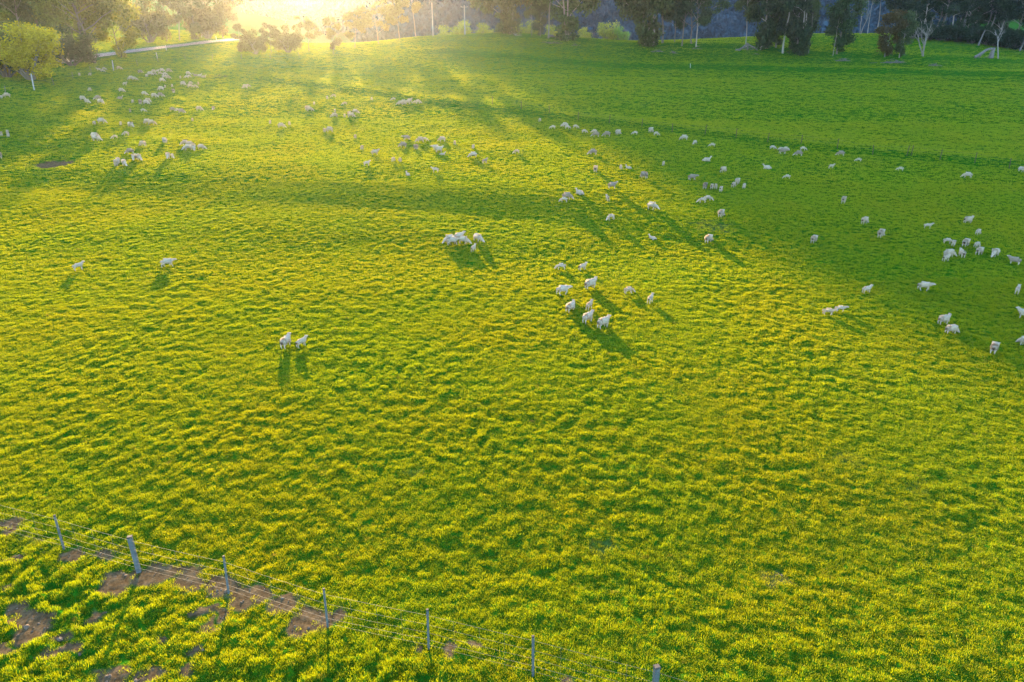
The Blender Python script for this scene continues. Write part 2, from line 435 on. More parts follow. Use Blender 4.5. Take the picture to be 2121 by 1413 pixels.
L.new(d.outputs[0], mx.inputs[1]); L.new(t.outputs[0], mx.inputs[2]); L.new(mx.outputs[0], out.inputs[0])
m_face = bumpy('sheep_skin', (0.36, 0.28, 0.22), (0.62, 0.53, 0.46), 14, 0.8, 0.2, 0.005)

# ---------------------------------------------------------------- the land: one sheet out to the horizon
fine_a = np.linspace(math.radians(-49), math.radians(49), 1080)
rest_a = np.linspace(math.radians(49), math.radians(311), 75)[1:-1]
A = np.concatenate([fine_a, rest_a])
Rr = np.concatenate([[0.004], np.exp(np.linspace(math.log(0.6), math.log(14), 16))[:-1], np.exp(np.linspace(math.log(14), math.log(330), 620))[:-1],
                     np.exp(np.linspace(math.log(330), math.log(3000), 90)), [9000.0]])
AA, RR = np.meshgrid(A, Rr)
X, Y = RR * np.sin(AA), RR * np.cos(AA)
Z = land(np.where(RR > 3000, X / 3, X), np.where(RR > 3000, Y / 3, Y)).copy()
soil = soil_mask(X, Y)
# the land drops out of the way under the road so the road can lie on it
d_road, _ = seg_signed(X, Y, P_ROAD)
rz = shaped_z(X, Y)
wr = sstep(5.2, 3.4, d_road)
Z = Z * (1 - wr) + (rz - 0.12) * wr
nR, nA = AA.shape
idx = np.arange(nR * nA).reshape(nR, nA)
nxt = np.roll(idx, -1, axis=1)
quads = np.stack([idx[:-1], nxt[:-1], nxt[1:], idx[1:]], axis=-1).reshape(-1, 4)[:, ::-1]
verts = np.stack([X, Y, Z], axis=-1).reshape(-1, 3)
me = np_mesh('paddock', verts, quads, [m_land], True)
ground = mesh_obj('ground', me); tag(ground, kind='structure')
av = me.attributes.new('soil', 'FLOAT', 'POINT')
av.data.foreach_set('value', soil.ravel().astype(np.float32))

# ---------------------------------------------------------------- road
def ribbon(P, offs, dz, step=2.0):
    pts = [P[0]]
    for a, b in zip(P[:-1], P[1:]):
        n = max(1, int(np.hypot(*(b - a)) / step))
        for k in range(1, n + 1): pts.append(a + (b - a) * k / n)
    pts = np.array(pts)
    for _ in range(6):
        pts[1:-1] = (pts[:-2] + 2 * pts[1:-1] + pts[2:]) / 4
    tan = np.gradient(pts, axis=0); tan /= np.hypot(tan[:, 0], tan[:, 1])[:, None]
    nor = np.stack([-tan[:, 1], tan[:, 0]], axis=1)
    zc = shaped_z(pts[:, 0], pts[:, 1])
    rows = []
    for o in offs:
        q = pts + nor * o
        zz = 0.5 * shaped_z(q[:, 0], q[:, 1]) + 0.5 * zc
        rows.append(np.stack([q[:, 0], q[:, 1], zz + dz], axis=1))
    V = np.stack(rows, axis=1); n, k = V.shape[:2]
    ii = np.arange(n * k).reshape(n, k)
    q = np.stack([ii[:-1, :-1], ii[:-1, 1:], ii[1:, 1:], ii[1:, :-1]], axis=-1).reshape(-1, 4)
    return V.reshape(-1, 3), q
V, q = ribbon(P_ROAD, [-2.6, -1, 1, 2.6], 0.05)
tag(mesh_obj('road', np_mesh('road', V, q, [m_asphalt])), kind='structure')
for nm, o1, o2 in (('road_marking', -2.40, -2.27), ('road_marking', 2.27, 2.40), ('road_marking', -0.06, 0.06)):
    V, q = ribbon(P_ROAD, [o1, o2], 0.056)
    # keep it on the same cross-slope as the asphalt
    tag(mesh_obj(nm, np_mesh(nm, V + np.array([0, 0, 0.03]), q, [m_line])), kind='structure')

# ---------------------------------------------------------------- grass: tufts scattered over the paddock
tufts = bpy.data.collections.new('tuft_sources')
def make_tuft(k, nb, rad, hgt, wid):
    r = random.Random(100 + k); V, Fq = [], []
    for i in range(nb):
        a = r.uniform(0, 6.283); d = rad * math.sqrt(r.random()); x, y = d * math.cos(a), d * math.sin(a)
        h = hgt * r.uniform(0.55, 1.1) * (1 - 0.35 * (d / rad) ** 2); lean = r.uniform(0.1, 0.9) * h; la = a + r.uniform(-1.2, 1.2)
        w = wid * r.uniform(0.6, 1.2); fa = r.uniform(0, 6.283); wx, wy = math.cos(fa) * w, math.sin(fa) * w
        lx, ly = math.cos(la) * lean, math.sin(la) * lean
        b = len(V)
        V += [(x - wx, y - wy, -0.03), (x + wx, y + wy, -0.03), (x + lx * .35 + wx * .8, y + ly * .35 + wy * .8, h * .6), (x + lx * .35 - wx * .8, y + ly * .35 - wy * .8, h * .6),
              (x + lx + wx * .1, y + ly + wy * .1, h), (x + lx - wx * .1, y + ly - wy * .1, h * .98)]
        Fq += [(b, b + 1, b + 2, b + 3), (b + 3, b + 2, b + 4, b + 5)]
    o = bpy.data.objects.new('grass_tuft', np_mesh('grass_tuft', V, Fq, [m_blade])); tufts.objects.link(o)
for k in range(5): make_tuft(k, 38, 0.17, 0.095, 0.008)

def scatter(y0, y1, dens, seed):
    """jittered grid over the wedge of land in view"""
    g_ = np.random.default_rng(seed); c_ = 1 / math.sqrt(dens)
    xm = 0.86 * y1 + 4
    gx, gy = np.meshgrid(np.arange(-xm, xm, c_), np.arange(y0, y1, c_))
    x = gx.ravel() + g_.uniform(-.6, .6, gx.size) * c_; y = gy.ravel() + g_.uniform(-.6, .6, gx.size) * c_
    k = np.abs(x) < 0.86 * y + 4
    return x[k], y[k]
PX, PY, PS, PH = [], [], [], []
for y0, y1, dens, s, hz in ((12, 30, 75, .75, .95), (30, 46, 48, .9, .95), (46, 70, 22, 1.25, .85), (70, 105, 8, 1.9, .8), (105, 160, 2.9, 2.7, .65), (160, 270, 1.1, 4.0, .45)):
    x, y = scatter(y0, y1, dens, int(y0))
    lv = lumps(x, y); so = soil_mask(x, y)
    keep = (so < rng.uniform(0.1, 1.02, x.size)) & (seg_signed(x, y, P_ROAD)[0] > 5.0)
    keep &= rng.random(x.size) < np.clip(0.95 + 3 * lv, 0.75, 1)
    x, y, lv = x[keep], y[keep], lv[keep]
    sc_ = s * rng.uniform(0.7, 1.25, x.size)
    hh = hz * np.clip(0.85 + 4.0 * lv, 0.5, 1.6) * rng.uniform(0.8, 1.2, x.size)
    PX.append(x); PY.append(y); PS.append(sc_); PH.append(hh)
PX, PY, PS, PH = map(np.concatenate, (PX, PY, PS, PH))
PZ = land(PX, PY)
gm = bpy.data.meshes.new('grass_points')
gm.vertices.add(len(PX)); gm.vertices.foreach_set('co', np.stack([PX, PY, PZ], 1).astype(np.float32).ravel())
a_ = gm.attributes.new('scl', 'FLOAT_VECTOR', 'POINT'); a_.data.foreach_set('vector', np.stack([PS, PS, PS ** .5 * PH], 1).astype(np.float32).ravel())
a_ = gm.attributes.new('rot', 'FLOAT_VECTOR', 'POINT')
a_.data.foreach_set('vector', np.stack([rng.uniform(-.15, .15, len(PX)), rng.uniform(-.15, .15, len(PX)), rng.uniform(0, 6.283, len(PX))], 1).astype(np.float32).ravel())
print('tufts', len(PX))
def instancer(obj, src_coll, name):
    ng = bpy.data.node_groups.new(name, 'GeometryNodeTree')
    ng.interface.new_socket('Geometry', in_out='INPUT', socket_type='NodeSocketGeometry')
    ng.interface.new_socket('Geometry', in_out='OUTPUT', socket_type='NodeSocketGeometry')
    gi, go = ng.nodes.new('NodeGroupInput'), ng.nodes.new('NodeGroupOutput')
    ci = ng.nodes.new('GeometryNodeCollectionInfo'); ci.inputs['Collection'].default_value = src_coll
    ci.inputs['Separate Children'].default_value = True; ci.inputs['Reset Children'].default_value = True
    ip = ng.nodes.new('GeometryNodeInstanceOnPoints'); ip.inputs['Pick Instance'].default_value = True
    s_ = ng.nodes.new('GeometryNodeInputNamedAttribute'); s_.data_type = 'FLOAT_VECTOR'; s_.inputs[0].default_value = 'scl'
    r_ = ng.nodes.new('GeometryNodeInputNamedAttribute'); r_.data_type = 'FLOAT_VECTOR'; r_.inputs[0].default_value = 'rot'
    e_ = ng.nodes.new('FunctionNodeEulerToRotation')
    rv = ng.nodes.new('FunctionNodeRandomValue'); rv.data_type = 'INT'
    rv.inputs[4].default_value = 0; rv.inputs[5].default_value = len(src_coll.objects) - 1
    K = ng.links
    K.new(gi.outputs[0], ip.inputs['Points']); K.new(ci.outputs[0], ip.inputs['Instance']); K.new(rv.outputs[2], ip.inputs['Instance Index'])
    K.new(s_.outputs[0], ip.inputs['Scale']); K.new(r_.outputs[0], e_.inputs[0]); K.new(e_.outputs[0], ip.inputs['Rotation'])
    K.new(ip.outputs[0], go.inputs[0])
    md = obj.modifiers.new(name, 'NODES'); md.node_group = ng
grass = mesh_obj('grass', gm); tag(grass, 'lumpy green pasture grass growing in tufts over the paddock', 'grass', kind='stuff')
instancer(grass, tufts, 'grass_tufts')

# clods and stones on the bare soil
clods = bpy.data.collections.new('clod_sources')
for k in range(3):
    r = random.Random(300 + k); t_ = (1 + 5 ** .5) / 2
    V = [Vector(v).normalized() * r.uniform(.7, 1.25) for v in [(-1, t_, 0), (1, t_, 0), (-1, -t_, 0), (1, -t_, 0), (0, -1, t_), (0, 1, t_), (0, -1, -t_), (0, 1, -t_), (t_, 0, -1), (t_, 0, 1), (-t_, 0, -1), (-t_, 0, 1)]]
    Fq = [(0, 11, 5), (0, 5, 1), (0, 1, 7), (0, 7, 10), (0, 10, 11), (1, 5, 9), (5, 11, 4), (11, 10, 2), (10, 7, 6), (7, 1, 8), (3, 9, 4), (3, 4, 2), (3, 2, 6), (3, 6, 8), (3, 8, 9), (4, 9, 5), (2, 4, 11), (6, 2, 10), (8, 6, 7), (9, 8, 1)]
    clods.objects.link(bpy.data.objects.new('clod', np_mesh('clod', [tuple(v) for v in V], Fq, [bumpy('clod_soil', (0.07, 0.045, 0.028), (0.24, 0.17, 0.115), 3.0)])))
x = rng.uniform(-26, 12, 60000); y = rng.uniform(14, 40, 60000)
so = soil_mask(x, y); k = (rng.random(x.size) < so * .30) & (np.abs(x) < .9 * y + 2); x, y = x[k], y[k]
cm = bpy.data.meshes.new('clod_points'); cm.vertices.add(len(x)); cm.vertices.foreach_set('co', np.stack([x, y, land(x, y)], 1).astype(np.float32).ravel())
s_ = rng.lognormal(-3.9, .55, len(x))
a_ = cm.attributes.new('scl', 'FLOAT_VECTOR', 'POINT'); a_.data.foreach_set('vector', np.stack([s_, s_, s_ * .6], 1).astype(np.float32).ravel())
a_ = cm.attributes.new('rot', 'FLOAT_VECTOR', 'POINT'); a_.data.foreach_set('vector', rng.uniform(0, 6.28, (len(x), 3)).astype(np.float32).ravel())
print('clods', len(x))
gravel = mesh_obj('soil_clods', cm); tag(gravel, 'crumbled clods of brown soil on the trodden patches by the fence', 'soil clods', kind='stuff')
instancer(gravel, clods, 'soil_clods')
# ---------------------------------------------------------------- trees
class Wood:
    """collects tapered, bent limbs as tubes"""
    def __init__(s): s.v, s.f = [], []
    def limb(s, pts, radii, n=6):
        b = len(s.v); prev = None
        for i, (p, r) in enumerate(zip(pts, radii)):
            t = (pts[min(i + 1, len(pts) - 1)] - pts[max(i - 1, 0)]).normalized()
            u = t.orthogonal().normalized() if prev is None else (prev - t * prev.dot(t)).normalized()
            prev = u; w = t.cross(u)
            for k in range(n):
                a = 2 * math.pi * k / n
                s.v.append(tuple(p + (u * math.cos(a) + w * math.sin(a)) * r))
        for i in range(len(pts) - 1):
            for k in range(n):
                q = b + i * n
                s.f.append((q + k, q + (k + 1) % n, q + n + (k + 1) % n, q + n + k))
        s.f.append((b + (len(pts) - 1) * n, b + (len(pts) - 1) * n + 1, b + (len(pts) - 1) * n + 2, b + (len(pts) - 1) * n + 3))
    def build(s, name, mats): return np_mesh(name, s.v, s.f, mats, True)

def bend(r, a, b, n, wob):
    pts = []
    for i in range(n + 1):
        t = i / n; p = a.lerp(b, t)
        if 0 < i < n: p = p + Vector((r.uniform(-wob, wob), r.uniform(-wob, wob), r.uniform(-wob, wob) * .4))
        pts.append(p)
    return pts

def leaf_cloud(g, clumps, leaf, asp=1.8, droop=0.0):
    """clumps: (centre, radii, count). Returns verts, quads: leaf sprays through each clump, denser near its surface"""
    C, U, W = [], [], []
    for c, rad, n in clumps:
        d = g.normal(size=(n, 3)); d /= np.linalg.norm(d, axis=1)[:, None]
        rr = g.random(n) ** 0.45
        lumpy = 1 + 0.25 * np.sin(d[:, 0] * 5 + c[0]) * np.cos(d[:, 1] * 4 + c[1]) + g.normal(size=n) * .10
        p = np.array(c) + d * (rr * lumpy)[:, None] * np.array(rad)
        C.append(p)
        u = g.normal(size=(n, 3)); u[:, 2] -= droop; u /= np.linalg.norm(u, axis=1)[:, None]
        w = np.cross(u, g.normal(size=(n, 3))); w /= np.linalg.norm(w, axis=1)[:, None] + 1e-9
        U.append(u); W.append(w)
    C, U, W = map(np.concatenate, (C, U, W))
    s = leaf * g.uniform(.55, 1.25, len(C))[:, None]
    a = U * s * asp * .5; b = W * s * .5
    V = np.stack([C - a, C - b * .9, C + a, C + b * .9], 1).reshape(-1, 3)
    Q = np.arange(len(V)).reshape(-1, 4)
    return V, Q

def make_gum(seed, spread=0.30, first=0.32, nl=9, leaves=9500, leaf=0.020, low=False, stems=1, bare=0.0, flat=0.6, lean=0.05):
    """a unit-high eucalypt: pale forking trunk and separate billowing clumps of leaf"""
    r = random.Random(seed); g = np.random.default_rng(seed)
    wd = Wood(); tips = []
    for s_ in range(stems):
        base = Vector((r.uniform(-.03, .03) * (stems > 1), r.uniform(-.03, .03) * (stems > 1), -0.03))
        top = Vector((r.uniform(-lean, lean) * 2 + (s_ - (stems - 1) / 2) * spread * .8, r.uniform(-lean, lean) * 2, r.uniform(.84, .94)))
        tp = bend(r, base, top, 8, 0.012)
        br = 0.0115 / (stems ** .5)
        wd.limb(tp, [br * (1.25 if i == 0 else 1) * (1 - .82 * (i / 8) ** .9) for i in range(9)], 7)
        tips.append((top + Vector((0, 0, .0)), .10))
        for k in range(max(3, nl // stems)):
            t = first + (0.93 - first) * (k + r.random() * .7) / max(3, nl // stems)
            i = min(int(t * 8), 7); p = tp[i].lerp(tp[i + 1], t * 8 - i)
            a = k * 2.4 + r.uniform(-.5, .5); ln = spread * r.uniform(.55, 1.05) * (1.15 - .6 * abs(t - .62))
            e = p + Vector((math.cos(a) * ln, math.sin(a) * ln, ln * r.uniform(.35, 1.0)))
            e.z = min(e.z, .95)
            q = bend(r, p, e, 4, 0.014)
            wd.limb(q, [br * .42 * (1 - .8 * j / 4) for j in range(5)], 5)
            tips.append((e, r.uniform(.075, .13)))
            for h in range(2):
                a2 = a + r.uniform(-1.1, 1.1); e2 = q[2 + h] + Vector((math.cos(a2), math.sin(a2), r.uniform(-.1, .9))) * ln * r.uniform(.3, .5)
                wd.limb(bend(r, q[2 + h], e2, 2, .006), [br * .2, br * .13, br * .05], 4)
                tips.append((e2, r.uniform(.065, .11)))
        if low:
            for k in range(7):
                z = r.uniform(.06, first + .1); a = r.uniform(0, 6.28)
                tips.append((tp[0].lerp(tp[8], z) + Vector((math.cos(a), math.sin(a), 0)) * .045, r.uniform(.04, .075)))
    tips = [t for t in tips if r.random() > bare]
    tot = sum(t[1] ** 2 for t in tips)
    cl = [((t[0].x, t[0].y, t[0].z - t[1] * .1), (t[1] * r.uniform(.9, 1.25), t[1] * r.uniform(.9, 1.25), t[1] * r.uniform(flat, flat + .35)), max(8, int(leaves * t[1] ** 2 / tot))) for t in tips]
    V, Q = leaf_cloud(g, cl, leaf, droop=.5)
    return wd.build('gum_trunk', [m_bark]), np_mesh('gum_crown', V, Q, [m_euc])

def make_shrub(seed, leaves=2600, leaf=0.045, trunk=True, tall=1.0, up=.55):
    r = random.Random(seed); g = np.random.default_rng(seed); wd = Wood(); tips = []
    for k in range(9):
        a = k * 2.39 + r.uniform(-.3, .3); ln = r.uniform(.25, .48)
        e = Vector((math.cos(a) * ln, math.sin(a) * ln, r.uniform(.35, .85)))
        if k == 0: e = Vector((0, 0, .86))
        q = bend(r, Vector((math.cos(a) * .015, math.sin(a) * .015, -.03)), e, 4, .03)
        wd.limb(q, [.022, .017, .013, .008, .004], 5)
        tips += [(e, r.uniform(.17, .25)), (q[3] + Vector((r.uniform(-.1, .1), r.uniform(-.1, .1), 0)), r.uniform(.14, .2))]
        for h in range(2):
            e2 = q[2] + Vector((r.uniform(-.25, .25), r.uniform(-.25, .25), r.uniform(-.05, .25)))
            wd.limb(bend(r, q[2], e2, 2, .02), [.008, .006, .003], 4); tips.append((e2, r.uniform(.12, .18)))
    tot = sum(t[1] ** 2 for t in tips)
    V, Q = leaf_cloud(g, [((t[0].x, t[0].y, t[0].z), (t[1], t[1], t[1] * .8), int(leaves * t[1] ** 2 / tot)) for t in tips], leaf, droop=.2)
    V[:, 2] = np.maximum(V[:, 2], .02)
    return wd.build('shrub_trunk', [m_bark]), np_mesh('shrub_crown', V, Q, [m_euc])

def make_bare(seed, stems=3, forks=3):
    """a dead or leafless tree: forking pale limbs"""
    r = random.Random(seed); wd = Wood()
    def grow(p, d, ln, rad, lev):
        e = p + d * ln
        wd.limb(bend(r, p, e, 3, ln * .05), [rad, rad * .85, rad * .7, rad * .5], 5)
        if lev <= 0: return
        for _ in range(forks):
            nd = (d + Vector((r.uniform(-.8, .8), r.uniform(-.8, .8), r.uniform(-.25, .6)))).normalized()
            grow(p.lerp(e, r.uniform(.55, 1)), nd, ln * r.uniform(.45, .7), rad * .5, lev - 1)
    for s_ in range(stems):
        d = Vector((r.uniform(-.45, .45), r.uniform(-.3, .3), 1)).normalized()
        grow(Vector((r.uniform(-.02, .02), r.uniform(-.02, .02), -.03)), d, r.uniform(.4, .55), .016, 3)
    return wd.build('bare_trunk', [m_bark]), None

KINDS = {
    'gumA': make_gum(1, .24, .38, 9), 'gumB': make_gum(2, .30, .30, 10), 'gumC': make_gum(3, .20, .45, 7),
    'gumD': make_gum(4, .17, .18, 12, low=True), 'gumE': make_gum(5, .22, .20, 10, low=True, stems=2),
    'gumF': make_gum(6, .34, .36, 9, leaves=4600, flat=.5), 'gumG': make_gum(7, .26, .5, 6, bare=.1, leaves=5500),
    'gumH': make_gum(8, .36, .28, 12, leaves=5200), 'thin': make_gum(9, .12, .62, 5, leaves=2200, bare=.15, lean=.02),
    'bigA': make_gum(21, .28, .24, 14, leaves=15000, leaf=.0135, flat=.55), 'bigB': make_gum(22, .32, .2, 15, leaves=17000, leaf=.0135),
    'bigC': make_gum(23, .22, .4, 10, leaves=9000, leaf=.0135), 'low': make_gum(24, .34, .14, 13, leaves=12000, leaf=.018, low=True),
    'willow': make_shrub(31, 16000, .026), 'bush': make_shrub(32, 8000, .032), 'shrubA': make_shrub(33, 2600), 'shrubB': make_shrub(34, 2600),
    'gumI': make_gum(51, .27, .13, 15, leaves=14000, low=True, stems=2), 'gumJ': make_gum(52, .30, .15, 15, leaves=14000, flat=.5, low=True),
    'dead': make_bare(41, 3, 3), 'dead2': make_bare(42, 1, 3), 'dead3': make_bare(43, 2, 2),
}
DG, OL, RB, BL, LIT_GOLD, YE, PW, PK, TW = (.55, .62, .55), (1.0, 1.0, .72), (1.25, .72, .55), (.48, .58, .62), (3.2, 2.1, .5), (5.2, 3.0, .3), (5.2, 3.8, 1.7), (1.6, 1.15, 1.0), (1.1, .9, .8)
TG_R, TG_L, TG_H, TG_W, TG_B = 'gums standing on the far rise', 'trees along the road on the left', 'hazy trees behind the far end of the paddock', 'dark gum wood at the top right', 'pale round willows behind the rise'
